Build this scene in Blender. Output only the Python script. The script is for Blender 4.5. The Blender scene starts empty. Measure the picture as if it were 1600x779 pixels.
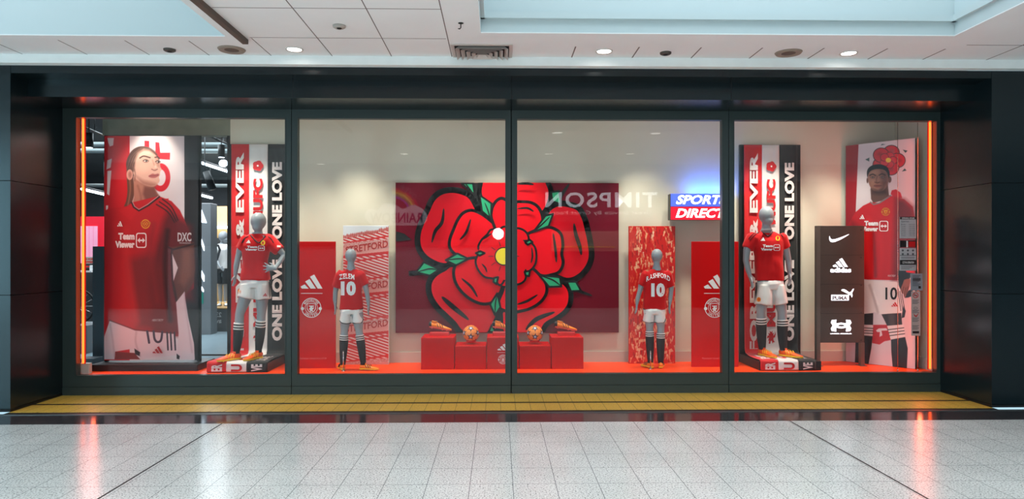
import bpy, math, random
import numpy as np
from mathutils import Vector, noise
from mathutils.geometry import tessellate_polygon
from mathutils.bvhtree import BVHTree
random.seed(7)
S = 0.84                      # metres per survey unit (the window was surveyed in units of 0.84 m)
C = bpy.context.scene.collection
# ------------------------------------------------------------------ camera, world, light, exposure
FPX = 1067.0
YAW = math.radians(1.18)
CAM = Vector((0, -10, 2.0))
sc = bpy.context.scene
cd = bpy.data.cameras.new('camera'); cam = bpy.data.objects.new('camera', cd); C.objects.link(cam)
cam.location = CAM * S; cam.rotation_euler = (math.pi / 2, 0, -YAW)
cd.sensor_width = 36; cd.lens = FPX / 1600 * 36; cd.shift_y = 10.5 / 1600; cd.clip_start = .05
sc.camera = cam
sc.view_settings.view_transform = 'Standard'; sc.view_settings.look = 'None'
sc.view_settings.gamma = 1; sc.view_settings.use_curve_mapping = False
sc.view_settings.exposure = 0.0
sc.cycles.max_bounces = 7; sc.cycles.diffuse_bounces = 3; sc.cycles.glossy_bounces = 3
sc.cycles.transparent_max_bounces = 10; sc.cycles.transmission_bounces = 4
sc.cycles.sample_clamp_indirect = 6
sc.cycles.use_denoising = True
w = bpy.data.worlds.new('sky'); sc.world = w; w.use_nodes = True
bg = w.node_tree.nodes['Background']; bg.inputs[0].default_value = (.55, .84, 1, 1); bg.inputs[1].default_value = .95

def area(name, loc, rot, size, size_y, power, col=(1, 1, 1), spread=180):
    l = bpy.data.lights.new(name, 'AREA'); l.shape = 'RECTANGLE'; l.size = size * S; l.size_y = size_y * S
    l.energy = power * S * S; l.color = col; l.spread = math.radians(spread)
    o = bpy.data.objects.new(name, l); C.objects.link(o); o.location = Vector(loc) * S
    o.rotation_euler = [math.radians(a) for a in rot]; return o
def spot(name, loc, target, power, angle, blend, col=(1, 1, 1), rad=.05):
    l = bpy.data.lights.new(name, 'SPOT'); l.energy = power * S * S; l.color = col
    l.spot_size = math.radians(angle); l.spot_blend = blend; l.shadow_soft_size = rad
    o = bpy.data.objects.new(name, l); C.objects.link(o); o.location = Vector(loc) * S
    o.rotation_euler = (Vector(target) - Vector(loc)).to_track_quat('-Z', 'Y').to_euler(); return o
# daylight falling through the glass roof behind the ceiling edge, and through the two ceiling wells
area('roof_daylight', (-3.5, -11.8, 6.2), (0, 0, 0), 21, 5, 2000, (.92, .98, 1))
area('left_well_daylight', (-8, -3.1, 6.6), (0, 0, 0), 8, 1.5, 85, (.90, .96, 1))
area('right_well_daylight', (2.8, -3.1, 6.6), (0, 0, 0), 5.5, 1.5, 80, (.86, .95, 1))
area('mall_entrance_daylight', (-15, -11.7, 2.7), (0, -90, 0), 4.8, 4.6, 480, (.42, .82, 1))
# display window ceiling lamps, just behind the head of the glazing
WARM = (1, .93, .78)
for x in (-3.9, -3.0, -2.2, -1.3, -.45, .45, 1.3, 2.2, 3.0, 3.8, 4.7, 5.5):
    spot('display_lamp', (x, .3, 4.45), (x, 1.12, .95), 138, 45, .9, WARM)
for x, p in ((-5.3, 150), (-3.9, 250), (-2.25, 165), (0, 200), (2.35, 165), (4.3, 250), (5.3, 115)):
    spot('display_lamp', (x, .22, 4.4), (x, .75, .6), p, 70, .7, WARM)
area('display_strip_lamp', (-.4, .35, 4.47), (12, 0, 0), 11.5, .25, 14, WARM)
area('store_lamp', (-9, 6, 4.9), (0, 0, 0), 6, 5, 420, (.82, .93, 1))
area('store_lamp', (-10, 12, 4.9), (0, 0, 0), 8, 5, 420, (.9, .95, 1))
area('opposite_fill', (3.5, -14.6, 4.4), (-60, 0, 0), 13, .3, 160, (.9, .95, 1))  # unseen fill, added to brighten the shutter and shopfronts opposite

# ------------------------------------------------------------------ helpers
FWD = Vector((math.sin(YAW), math.cos(YAW), 0)); RGT = Vector((math.cos(YAW), -math.sin(YAW), 0))
def ray(px, py): return FWD + RGT * ((px - 800) / FPX) + Vector((0, 0, (400 - py) / FPX))
def P(px, py, yr):                       # photo point -> survey point on the plane yr units in front of the camera
    d = ray(px, py); return CAM + d * (yr / d.y)
def PX(px, yr): return P(px, 400, yr).x
def PZ(py, yr, px=778): return P(px, py, yr).z
def PF(px, py, z):                       # photo point -> point on the horizontal plane z
    d = ray(px, py); return CAM + d * ((z - CAM.z) / d.z)
def proj(v):
    r = v - CAM; z = r.dot(FWD); return 800 + FPX * r.dot(RGT) / z, 400 - FPX * r.z / z

def lin(c):
    r = []
    for v in c:
        v = v / 255; r.append(v / 12.92 if v <= .04045 else ((v + .055) / 1.055) ** 2.4)
    return tuple(r) + (1,)
MATS = {}
def mat(name, rgb, rough=.5, metal=0, spec=.5, emit=None, es=0, coat=0, var=0, vscale=8, bump=0, bscale=60, attr=None, sheen=0):
    m = bpy.data.materials.new(name); m.use_nodes = True; nt = m.node_tree; b = nt.nodes['Principled BSDF']
    b.inputs['Base Color'].default_value = lin(rgb); b.inputs['Roughness'].default_value = rough
    b.inputs['Metallic'].default_value = metal; b.inputs['Specular IOR Level'].default_value = spec
    b.inputs['Coat Weight'].default_value = coat; b.inputs['Sheen Weight'].default_value = sheen
    if emit: b.inputs['Emission Color'].default_value = lin(emit); b.inputs['Emission Strength'].default_value = es
    tc = nt.nodes.new('ShaderNodeTexCoord')
    if var or bump:
        n = nt.nodes.new('ShaderNodeTexNoise'); n.inputs['Scale'].default_value = vscale; n.inputs['Detail'].default_value = 4
        nt.links.new(tc.outputs['Object'], n.inputs['Vector'])
    if var:
        mx = nt.nodes.new('ShaderNodeMix'); mx.data_type = 'RGBA'
        mx.inputs[6].default_value = lin([max(0, v * (1 - var)) for v in rgb]); mx.inputs[7].default_value = lin([min(255, v * (1 + var)) for v in rgb])
        nt.links.new(n.outputs['Fac'], mx.inputs[0]); nt.links.new(mx.outputs[2], b.inputs['Base Color'])
    if bump:
        n2 = nt.nodes.new('ShaderNodeTexNoise'); n2.inputs['Scale'].default_value = bscale; n2.inputs['Detail'].default_value = 3
        nt.links.new(tc.outputs['Object'], n2.inputs['Vector'])
        bp = nt.nodes.new('ShaderNodeBump'); bp.inputs['Strength'].default_value = bump; bp.inputs['Distance'].default_value = .01
        nt.links.new(n2.outputs['Fac'], bp.inputs['Height']); nt.links.new(bp.outputs[0], b.inputs['Normal'])
    if attr:
        a = nt.nodes.new('ShaderNodeAttribute'); a.attribute_name = attr; nt.links.new(a.outputs['Color'], b.inputs['Base Color'])
    MATS[name] = m; return m

class MB:
    def __init__(s): s.v = []; s.f = []; s.m = []; s.sm = []
    def add(s, verts, faces, m=0, smooth=False):
        o = len(s.v); s.v += [Vector(x) for x in verts]
        for f in faces: s.f.append([i + o for i in f]); s.m.append(m); s.sm.append(smooth)
        return s
    def box(s, a, b, m=0):
        x0, y0, z0 = [min(p, q) for p, q in zip(a, b)]; x1, y1, z1 = [max(p, q) for p, q in zip(a, b)]
        return s.add([(x0,y0,z0),(x1,y0,z0),(x1,y1,z0),(x0,y1,z0),(x0,y0,z1),(x1,y0,z1),(x1,y1,z1),(x0,y1,z1)],
              [(3,2,1,0),(4,5,6,7),(0,1,5,4),(1,2,6,5),(2,3,7,6),(3,0,4,7)], m)
    def bbox(s, a, b, c=.01, m=0):            # box with chamfered vertical and top edges
        x0, y0, z0 = [min(p, q) for p, q in zip(a, b)]; x1, y1, z1 = [max(p, q) for p, q in zip(a, b)]
        def ring(i, z): return [(x0+i+c,y0+i,z),(x1-i-c,y0+i,z),(x1-i,y0+i+c,z),(x1-i,y1-i-c,z),(x1-i-c,y1-i,z),(x0+i+c,y1-i,z),(x0+i,y1-i-c,z),(x0+i,y0+i+c,z)]
        return s.loft([ring(c, z0), ring(0, z0+c), ring(0, z1-c), ring(c, z1)], m=m, smooth=False)
    def loft(s, rings, m=0, cap=True, smooth=True, closed=True):
        n = len(rings[0]); v = [p for r in rings for p in r]; f = []
        for i in range(len(rings) - 1):
            for j in range(n if closed else n - 1):
                k = (j + 1) % n; f.append((i*n+j, i*n+k, (i+1)*n+k, (i+1)*n+j))
        if cap: f.append(tuple(range(n))[::-1]); f.append(tuple((len(rings)-1)*n + j for j in range(n)))
        return s.add(v, f, m, smooth)
    def limb(s, pts, rad, n=14, m=0, cap=True, up=None):
        pts = [Vector(p) for p in pts]; rings = []; u = None
        for i, p in enumerate(pts):
            t = (pts[min(i+1, len(pts)-1)] - pts[max(i-1, 0)]).normalized()
            if u is None:
                a = Vector(up) if up else (Vector((0, 1, 0)) if abs(t.y) < .8 else Vector((1, 0, 0)))
                u = (a - t * a.dot(t)).normalized()
            else: u = (u - t * u.dot(t)).normalized()
            w = t.cross(u); r = rad[i] if isinstance(rad, (list, tuple)) else rad
            ra, rb = r if isinstance(r, tuple) else (r, r)
            rings.append([p + u * (ra * math.cos(2*math.pi*j/n)) + w * (rb * math.sin(2*math.pi*j/n)) for j in range(n)])
        return s.loft(rings, m, cap)
    def sphere(s, c, r, m=0, n=20, k=12):
        rx, ry, rz = r if isinstance(r, tuple) else (r, r, r); c = Vector(c); rings = []
        for i in range(1, k):
            a = math.pi * i / k
            rings.append([c + Vector((rx*math.sin(a)*math.cos(2*math.pi*j/n), ry*math.sin(a)*math.sin(2*math.pi*j/n), -rz*math.cos(a))) for j in range(n)])
        return s.loft(rings, m)
    def lathe(s, c, prof, axis='Z', n=24, m=0):
        c = Vector(c); rings = []
        for r, h in prof:
            ring = []
            for j in range(n):
                a = 2*math.pi*j/n; q = (r*math.cos(a), r*math.sin(a), h)
                if axis == 'Y': q = (q[0], q[2], q[1])
                if axis == 'X': q = (q[2], q[0], q[1])
                ring.append(c + Vector(q))
            rings.append(ring)
        return s.loft(rings, m)
    def flat(s, pts, fn, z=0, m=0):           # flat polygon, 2D pts through fn(x, y, z)->3D
        tri = tessellate_polygon([[Vector((p[0], p[1], 0)) for p in pts]])
        return s.add([fn(p[0], p[1], z) for p in pts], [tuple(t) for t in tri], m)
    def prism(s, pts, fn, z0, z1, m=0):
        n = len(pts); tri = tessellate_polygon([[Vector((p[0], p[1], 0)) for p in pts]])
        v = [fn(p[0], p[1], z0) for p in pts] + [fn(p[0], p[1], z1) for p in pts]
        f = [tuple(t) for t in tri] + [tuple(i + n for i in t)[::-1] for t in tri] + [(i, (i+1) % n, (i+1) % n + n, i + n) for i in range(n)]
        return s.add(v, f, m)
    def stroke(s, pts, w, fn, z=0, m=0, closed=False):
        pts = [Vector((p[0], p[1])) for p in pts]; n = len(pts); v = []; f = []
        for i, p in enumerate(pts):
            a = pts[(i-1) % n] if closed or i else p; b = pts[(i+1) % n] if closed or i < n-1 else p
            t = (b - a).normalized(); nn = Vector((-t.y, t.x)); ww = w[i] if isinstance(w, (list, tuple)) else w
            for sg in (-.5, .5): q = p + nn * ww * sg; v.append(fn(q.x, q.y, z))
        for i in range(n if closed else n - 1):
            k = (i + 1) % n; f.append((2*i, 2*i+1, 2*k+1, 2*k))
        return s.add(v, f, m)
    def build(s, name, mats, parent=None, fix=True):
        org = Vector(parent.get('_o', (0, 0, 0))) if parent else Vector((0, 0, 0))
        me = bpy.data.meshes.new(name); me.from_pydata([(p - org) * S for p in s.v], [], s.f)
        if not isinstance(mats, (list, tuple)): mats = [mats]
        for q in mats: me.materials.append(q)
        me.polygons.foreach_set('material_index', s.m); me.polygons.foreach_set('use_smooth', s.sm)
        me.update()
        o = bpy.data.objects.new(name, me); C.objects.link(o)
        if parent: o.parent = parent; o['_o'] = list(org)
        return o
def tag(o, label=None, cat=None, group=None, kind=None):
    if label: o['label'] = label
    if cat: o['category'] = cat
    if group: o['group'] = group
    if kind: o['kind'] = kind
    return o
def thing(name, loc, label=None, cat=None, group=None, kind=None):
    o = bpy.data.objects.new(name, None); C.objects.link(o); o.location = Vector(loc) * S; o['_o'] = list(loc); o.empty_display_size = .1
    return tag(o, label, cat, group, kind)
def catmull(pts, k=6, closed=True):
    n = len(pts); out = []
    rng = range(n if closed else n - 1)
    for i in rng:
        p = [pts[(i + d) % n] if closed else pts[min(max(i + d, 0), n - 1)] for d in (-1, 0, 1, 2)]
        for j in range(k):
            t = j / k; t2 = t*t; t3 = t2*t
            out.append(tuple(.5*((2*p[1][c]) + (-p[0][c]+p[2][c])*t + (2*p[0][c]-5*p[1][c]+4*p[2][c]-p[3][c])*t2 + (-p[0][c]+3*p[1][c]-3*p[2][c]+p[3][c])*t3) for c in (0, 1)))
    if not closed: out.append(tuple(pts[-1]))
    return out
_tc = {}
def glyphs(text, bold=0.0, spacing=1.0, sub=0):
    key = (text, bold, spacing, sub)
    if key in _tc: return _tc[key]
    cu = bpy.data.curves.new('t', 'FONT'); cu.body = text; cu.size = 1; cu.offset = bold; cu.space_character = spacing; cu.resolution_u = 3
    o = bpy.data.objects.new('t', cu); C.objects.link(o)
    bpy.context.view_layer.update()
    me = bpy.data.meshes.new_from_object(o.evaluated_get(bpy.context.evaluated_depsgraph_get()))
    v = [(p.co.x, p.co.y) for p in me.vertices]; f = [tuple(p.vertices) for p in me.polygons]
    bpy.data.objects.remove(o); bpy.data.curves.remove(cu); bpy.data.meshes.remove(me)
    if sub:
        for _ in range(sub):
            e = {}; nf = []
            def mid(a, b):
                k = (min(a, b), max(a, b))
                if k not in e: e[k] = len(v); v.append(((v[a][0]+v[b][0])/2, (v[a][1]+v[b][1])/2))
                return e[k]
            for t in f:
                if len(t) != 3: nf.append(t); continue
                a, b, c = t; x, y, z = mid(a, b), mid(b, c), mid(c, a); nf += [(a, x, z), (x, b, y), (z, y, c), (x, y, z)]
            f = nf
    xs = [p[0] for p in v]; ys = [p[1] for p in v]
    r = ([((p[0]-min(xs))/(max(xs)-min(xs)), (p[1]-min(ys))/(max(ys)-min(ys))) for p in v], f, (max(xs)-min(xs))/(max(ys)-min(ys)))
    _tc[key] = r; return r
def text(mb, s, fn, x0, y0, x1, y1, z=0, m=0, bold=.03, rot=0, shear=0, mirror=False, spacing=1.0, sub=0):
    # box given by its lower-left and upper-right as read upright; rot=90 reads bottom to top
    v, f, _ = glyphs(s, bold, spacing, sub); out = []
    for a, b in v:
        if mirror: a = 1 - a
        if rot == 90: a, b = 1 - b, a
        if shear: a = a * (1 - shear) + b * shear
        out.append(fn(x0 + (x1 - x0) * a, y0 + (y1 - y0) * b, z))
    mb.add(out, f, m)
def arc_text(mb, s, fn, cx, cy, r, h, a0, a1, z=0, m=0, bold=.03, inside=False, flip=1):
    n = len(s)
    for i, ch in enumerate(s):
        if ch == ' ': continue
        a = math.radians(a0 + (a1 - a0) * (i + .5) / n); v, f, asp = glyphs(ch, bold)
        w = min(h * asp, abs(math.radians(a1 - a0)) * r / n * .86); out = []
        for p, q in v:
            lx = (p - .5) * w; ly = (q - .5) * h
            if inside: rr = r + ly; aa = a + lx / r
            else: rr = r - ly; aa = a - lx / r
            out.append(fn(cx + rr * math.cos(aa), cy + flip * rr * math.sin(aa), z))
        mb.add(out, f, m)
def pxfn(yr, front=-1):                       # photo pixels on the plane at yr; z lifts toward the viewer
    return lambda x, y, z: P(x, y, yr) + Vector((0, -z, 0))
def circle(cx, cy, r, n=24, ry=None): return [(cx + r*math.cos(2*math.pi*i/n), cy + (ry or r)*math.sin(2*math.pi*i/n)) for i in range(n)]

def adidas(mb, fn, x0, y0, x1, y1, z=0, m=0):  # (x0,y0) lower left
    for bar in ([(0, .14), (.19, .30), (.37, 0), (.06, 0)], [(.21, .50), (.41, .68), (.70, 0), (.46, 0)], [(.43, .84), (.62, 1), (1, 0), (.78, 0)]):
        mb.flat([(x0 + (x1-x0)*a, y0 + (y1-y0)*b) for a, b in bar], fn, z, m)
def devil(mb, fn, cx, cy, w, h, z=0, m=0):      # y down when h > 0 in pixels
    pts = [(-.25,.5),(-.18,.25),(-.3,.3),(-.2,.05),(-.42,.1),(-.35,-.1),(-.2,-.12),(-.28,-.3),(-.12,-.25),(-.15,-.48),(-.02,-.36),(.1,-.48),(.1,-.26),(.22,-.34),(.2,-.1),(.32,-.2),(.36,-.45),(.42,-.2),(.36,.02),(.2,.08),(.22,.25),(.36,.4),(.2,.38),(.12,.5),(.06,.28),(-.05,.3),(-.08,.5)]
    mb.flat([(cx + a*w, cy + b*h) for a, b in pts], fn, z, m)
def crest(mb, fn, cx, cy, r, z=0, m=0, m2=None):
    def ringp(r0, r1, k=32):
        for i in range(k):
            a, b = 2*math.pi*i/k, 2*math.pi*(i+1)/k
            mb.add([fn(cx+q*math.cos(t), cy+q*math.sin(t), z) for q, t in ((r0,a),(r1,a),(r1,b),(r0,b))], [(0,1,2,3)], m)
    ringp(r*.93, r); ringp(r*.60, r*.64)
    arc_text(mb, 'MANCHESTER', fn, cx, cy, r*.79, r*.21, 208, 332, z, m, .02, inside=True)
    arc_text(mb, 'UNITED', fn, cx, cy, r*.79, r*.21, 140, 40, z, m, .02, inside=False)
    for sx in (-1, 1): mb.flat(circle(cx + sx*r*.9, cy + r*.08, r*.17, 12), fn, z*1.3, m)
    sh = [(-.42,-.38),(0,-.44),(.42,-.38),(.42,.1),(.25,.38),(0,.52),(-.25,.38),(-.42,.1)]
    if m2 is None:
        mb.stroke([(cx+a*r, cy+b*r) for a, b in sh], r*.06, fn, z, m, closed=True); devil(mb, fn, cx, cy+r*.12, r*.6, r*.62, z*1.2, m)
        mb.flat([(cx-r*.3, cy-r*.22), (cx+r*.3, cy-r*.22), (cx+r*.2, cy-r*.12), (cx-r*.2, cy-r*.12)], fn, z*1.2, m)
    else:
        mb.flat([(cx+a*r, cy+b*r) for a, b in sh], fn, z, m); devil(mb, fn, cx, cy+r*.1, r*.6, r*.62, z*2, m2)
def teamviewer(mb, fn, x0, y0, x1, y1, z=0, m=0, bold=.04, cut=None, sub=0):
    # x0,y0 lower-left, x1,y1 upper-right (y may run down)
    W = x1 - x0; H = y1 - y0; tx = x0 + W*.62
    text(mb, 'Team', fn, x0 + W*.10, y0 + H*.54, tx, y0 + H*.98, z, m, bold, sub=sub)
    text(mb, 'Viewer', fn, x0, y0 + H*.02, tx, y0 + H*.46, z, m, bold, sub=sub)
    bx0, bx1, by0, by1 = x0 + W*.66, x1, y0 + H*.02, y0 + H*.98
    def rr(a, b, c, d, k): # rounded rectangle ring points
        p = []
        for (qx, qy, s0) in ((c-k[0], d-k[1], 0), (a+k[0], d-k[1], 90), (a+k[0], b+k[1], 180), (c-k[0], b+k[1], 270)):
            for j in range(5):
                t = math.radians(s0 + 22.5*j); p.append((qx + k[0]*math.cos(t), qy + k[1]*math.sin(t)))
        return p
    ow, oh = W*.06, H*.12
    o = rr(bx0, by0, bx1, by1, (W*.07, H*.18)); i = rr(bx0+ow*.55, by0+oh*.55, bx1-ow*.55, by1-oh*.55, (W*.05, H*.13)); n = len(o)
    mb.add([fn(p[0], p[1], z) for p in o + i], [(j, (j+1) % n, (j+1) % n + n, j + n) for j in range(n)], m)
    cx, cy = (bx0+bx1)/2, (by0+by1)/2; aw = (bx1-bx0)*.36; ah = H*.17
    mb.flat([(cx-aw, cy), (cx-aw*.35, cy+ah), (cx-aw*.35, cy+ah*.3), (cx+aw*.35, cy+ah*.3), (cx+aw*.35, cy+ah), (cx+aw, cy), (cx+aw*.35, cy-ah), (cx+aw*.35, cy-ah*.3), (cx-aw*.35, cy-ah*.3), (cx-aw*.35, cy-ah)], fn, z, m)

class Paint:                                   # prints a picture on a dense sheet, colour per point, in photo coordinates
    def __init__(s, X, Y): s.X = X; s.Y = Y; s.c = np.zeros((len(X), 3))
    def fill(s, rgb): s.c[:] = rgb
    def _mix(s, a, rgb, idx=None):
        if idx is None: s.c += (np.array(rgb) - s.c) * a[:, None]
        else: s.c[idx] += (np.array(rgb) - s.c[idx]) * a[:, None]
    def poly(s, pts, rgb, soft=.9, a=1.0, smooth=False):
        if smooth: pts = catmull(pts, 5)
        p = np.array(pts, float); lo = p.min(0) - soft; hi = p.max(0) + soft
        idx = np.where((s.X > lo[0]) & (s.X < hi[0]) & (s.Y > lo[1]) & (s.Y < hi[1]))[0]
        if not len(idx): return
        x, y = s.X[idx], s.Y[idx]; d = np.full(len(idx), 1e9); inside = np.zeros(len(idx), bool)
        for i in range(len(p)):
            ax, ay = p[i]; bx, by = p[(i+1) % len(p)]; ex, ey = bx-ax, by-ay; L = ex*ex + ey*ey + 1e-9
            t = np.clip(((x-ax)*ex + (y-ay)*ey) / L, 0, 1); d = np.minimum(d, (x-ax-t*ex)**2 + (y-ay-t*ey)**2)
            cnd = (ay > y) != (by > y)
            if ey != 0: inside ^= cnd & (x < ex * (y - ay) / ey + ax)
        d = np.sqrt(d); d[inside] *= -1
        s._mix(np.clip(.5 - d/soft, 0, 1) * a, rgb, idx)
    def ell(s, cx, cy, rx, ry, rgb, soft=.9, a=1.0):
        r = np.sqrt(((s.X-cx)/rx)**2 + ((s.Y-cy)/ry)**2); s._mix(np.clip(.5 - (r-1)*min(rx, ry)/soft, 0, 1)*a, rgb)
    def line(s, pts, w, rgb, soft=.8, a=1.0, smooth=False):
        if smooth: pts = catmull(pts, 4, False)
        p = np.array(pts, float); lo = p.min(0) - w - soft; hi = p.max(0) + w + soft
        idx = np.where((s.X > lo[0]) & (s.X < hi[0]) & (s.Y > lo[1]) & (s.Y < hi[1]))[0]
        if not len(idx): return
        x, y = s.X[idx], s.Y[idx]; d = np.full(len(idx), 1e9)
        for i in range(len(p)-1):
            ax, ay = p[i]; bx, by = p[i+1]; ex, ey = bx-ax, by-ay; L = ex*ex + ey*ey + 1e-9
            t = np.clip(((x-ax)*ex + (y-ay)*ey) / L, 0, 1); d = np.minimum(d, (x-ax-t*ex)**2 + (y-ay-t*ey)**2)
        s._mix(np.clip(.5 - (np.sqrt(d) - w/2)/soft, 0, 1)*a, rgb, idx)
def sheet(name, O, U, V, nu, nv, painter, parent, rough=.4, thick=.02, bulge=None):
    # printed sheet: corner O (lower left), edge vectors U, V; front carries the picture
    n = U.cross(V).normalized()
    if n.y > 0: n = -n
    us = np.linspace(0, 1, nu); vs = np.linspace(0, 1, nv); pts = []
    for b in vs:
        for a in us:
            q = O + U*a + V*b
            if bulge: q = q + n * bulge(a, b)
            pts.append(q)
    pr = [proj(q) for q in pts]; p = Paint(np.array([q[0] for q in pr]), np.array([q[1] for q in pr])); painter(p)
    mb = MB(); mb.v = pts
    for j in range(nv-1):
        for i in range(nu-1): mb.f.append([j*nu+i, j*nu+i+1, (j+1)*nu+i+1, (j+1)*nu+i])
    mb.m = [0]*len(mb.f); mb.sm = [True]*len(mb.f)
    k = len(pts)
    m = mat(name + '_print', (128, 128, 128), rough, attr='ink')
    o = mb.build(name, m, parent)
    c = np.clip(p.c, 0, 255)/255; c = np.where(c <= .04045, c/12.92, ((c+.055)/1.055)**2.4)
    col = np.ones((k, 4)); col[:, :3] = c
    at = o.data.color_attributes.new('ink', 'FLOAT_COLOR', 'POINT'); at.data.foreach_set('color', col.ravel())
    return o, n
# ------------------------------------------------------------------ materials
def grid_mat(name, rgb, px_, py_, ox, oy, wline, line_rgb, rough, speck=0.0, rgb2=None, spec=.5, sscale=150, wear=0.0):
    m = mat(name, rgb, rough, spec=spec); nt = m.node_tree; b = nt.nodes['Principled BSDF']; L = nt.links
    tc = nt.nodes.new('ShaderNodeTexCoord'); sp = nt.nodes.new('ShaderNodeSeparateXYZ'); L.new(tc.outputs['Object'], sp.inputs[0])
    def M(op, a, b_=None, c=None):
        n = nt.nodes.new('ShaderNodeMath'); n.operation = op
        for i, v in enumerate((a, b_, c)):
            if v is None: continue
            if isinstance(v, (int, float)): n.inputs[i].default_value = v
            else: L.new(v, n.inputs[i])
        return n.outputs[0]
    def ln(ax, per, off, w_):
        t = M('SUBTRACT', M('FRACT', M('DIVIDE', M('SUBTRACT', ax, off), per)), .5)
        return M('GREATER_THAN', M('ABSOLUTE', t), .5 - w_/per/2)
    mask = None
    if px_: mask = ln(sp.outputs[0], px_, ox, wline)
    if py_:
        q = ln(sp.outputs[1], py_, oy, wline*1.0); mask = M('MAXIMUM', mask, q) if mask is not None else q
    col = None
    if speck:
        n = nt.nodes.new('ShaderNodeTexNoise'); n.inputs['Scale'].default_value = sscale; n.inputs['Detail'].default_value = 2.5; n.inputs['Roughness'].default_value = .7
        L.new(tc.outputs['Object'], n.inputs[0]); cr = nt.nodes.new('ShaderNodeValToRGB'); e = cr.color_ramp.elements
        e[0].position = .36; e[0].color = lin([v*(1-speck) for v in rgb]); e[1].position = .46; e[1].color = lin(rgb)
        k = e.new(.62); k.color = lin(rgb2 or rgb); L.new(n.outputs['Fac'], cr.inputs[0]); col = cr.outputs[0]
        big = nt.nodes.new('ShaderNodeTexNoise'); big.inputs['Scale'].default_value = 1.7; L.new(tc.outputs['Object'], big.inputs[0])
        mm = nt.nodes.new('ShaderNodeMix'); mm.data_type = 'RGBA'; mm.blend_type = 'MULTIPLY'; mm.inputs[0].default_value = .25
        L.new(col, mm.inputs[6]); L.new(big.outputs['Fac'], mm.inputs[7]); col = mm.outputs[2]
        rr = M('MULTIPLY_ADD', big.outputs['Fac'], .16, rough - .08); L.new(rr, b.inputs['Roughness'])
    mx = nt.nodes.new('ShaderNodeMix'); mx.data_type = 'RGBA'; mx.inputs[6].default_value = lin(rgb); mx.inputs[7].default_value = lin(line_rgb)
    if col is not None: L.new(col, mx.inputs[6])
    if mask is not None: L.new(mask, mx.inputs[0])
    else: mx.inputs[0].default_value = 0
    L.new(mx.outputs[2], b.inputs['Base Color']); return m

M_CLAD = mat('dark_teal_cladding', (17, 30, 34), .24, spec=.45, var=.06, vscale=1.5, bump=.02, bscale=2)
M_FRAME = mat('dark_teal_frame', (50, 62, 61), .38, spec=.5)
M_BLACK = mat('black_gap', (8, 9, 10), .6)
M_CEIL = mat('ceiling_paint', (240, 240, 240), .8, var=.015, vscale=3)
M_JOINT = mat('ceiling_joint', (120, 108, 104), .9)
M_WELL = mat('well_paint', (196, 208, 210), .75)
M_TRIM = mat('pale_ledge', (246, 248, 246), .7, var=.02)
M_BEIGE = mat('beige_wall', (212, 206, 188), .75, var=.03, vscale=2.2, bump=.05, bscale=18)
M_SKIRT = mat('beige_skirting', (190, 182, 172), .5)
M_STAGE = mat('orange_red_stage', (248, 72, 18), .42, spec=.2)
M_WHITE = mat('white_print', (240, 240, 240), .5)
M_BLK = mat('black_print', (16, 17, 19), .5)
M_RED = mat('red_print', (205, 12, 22), .42)
M_BOARD = mat('red_board', (205, 2, 4), .45, spec=.15)
M_REDBOX = mat('red_plinth_gloss', (196, 0, 3), .4, spec=.15)
M_DKMETAL = mat('dark_metal', (22, 23, 25), .4, spec=.5)
M_CHROME = mat('chrome', (200, 200, 200), .2, metal=1)
M_YELLOW = mat('yellow_print', (245, 200, 40), .5)

# ------------------------------------------------------------------ setting
def struct(name, mb, m, parent=None):
    o = mb.build(name, m, parent)
    if parent is None: o['kind'] = 'structure'
    return o
TX = .3767*S; TY = .4475*S
ox = P(795, 659, 8.24).x*S
floor_m = grid_mat('terrazzo_tiles', (224, 226, 222), TX, TY, ox, (8.24-10)*S, .004, (96, 100, 102), .2, .55, (240, 242, 238), sscale=80)
mb = MB(); mb.box((-16, -22, -.15), (16, -1.765, 0)); struct('floor', mb, floor_m)
# the two wider expansion joints
mb = MB()
for px, py in ((350, 659.5), (1232, 656)):
    q = PF(px, py, 0); mb.box((q.x-.009, -21, .0), (q.x+.009, -1.77, .0012))
struct('trim_1', mb, M_BLACK)
mb = MB(); mb.box((-16, -1.765, -.15), (16, -1.29, .0))
struct('trim_2', mb, grid_mat('polished_dark_granite', (60, 56, 58), TX*1.58, 0, 0, 0, .004, (40, 40, 42), .12, .3, (74, 70, 72), sscale=140))
mb = MB(); mb.box((-16, -1.29, -.15), (16, -1.24, .006)); struct('trim_3', mb, mat('steel_strip', (110, 112, 112), .4, metal=.7))
ym = grid_mat('yellow_tiles', (226, 180, 74), .198*S, 0, .03, 0, .005, (95, 75, 35), .33, .25, (226, 184, 84), sscale=60)
XL, XR = -6.26, 6.53
mb = MB(); mb.box((XL-.02, -1.24, -.15), (XR+.02, .15, -.004)); struct('floor_2', mb, M_BLACK)
mb = MB(); mb.box((XL, -1.12, -.1), (XR, -.69, 0)); mb.box((XL, -.6, -.1), (XR, -.04, 0)); struct('floor_3', mb, ym)

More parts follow.
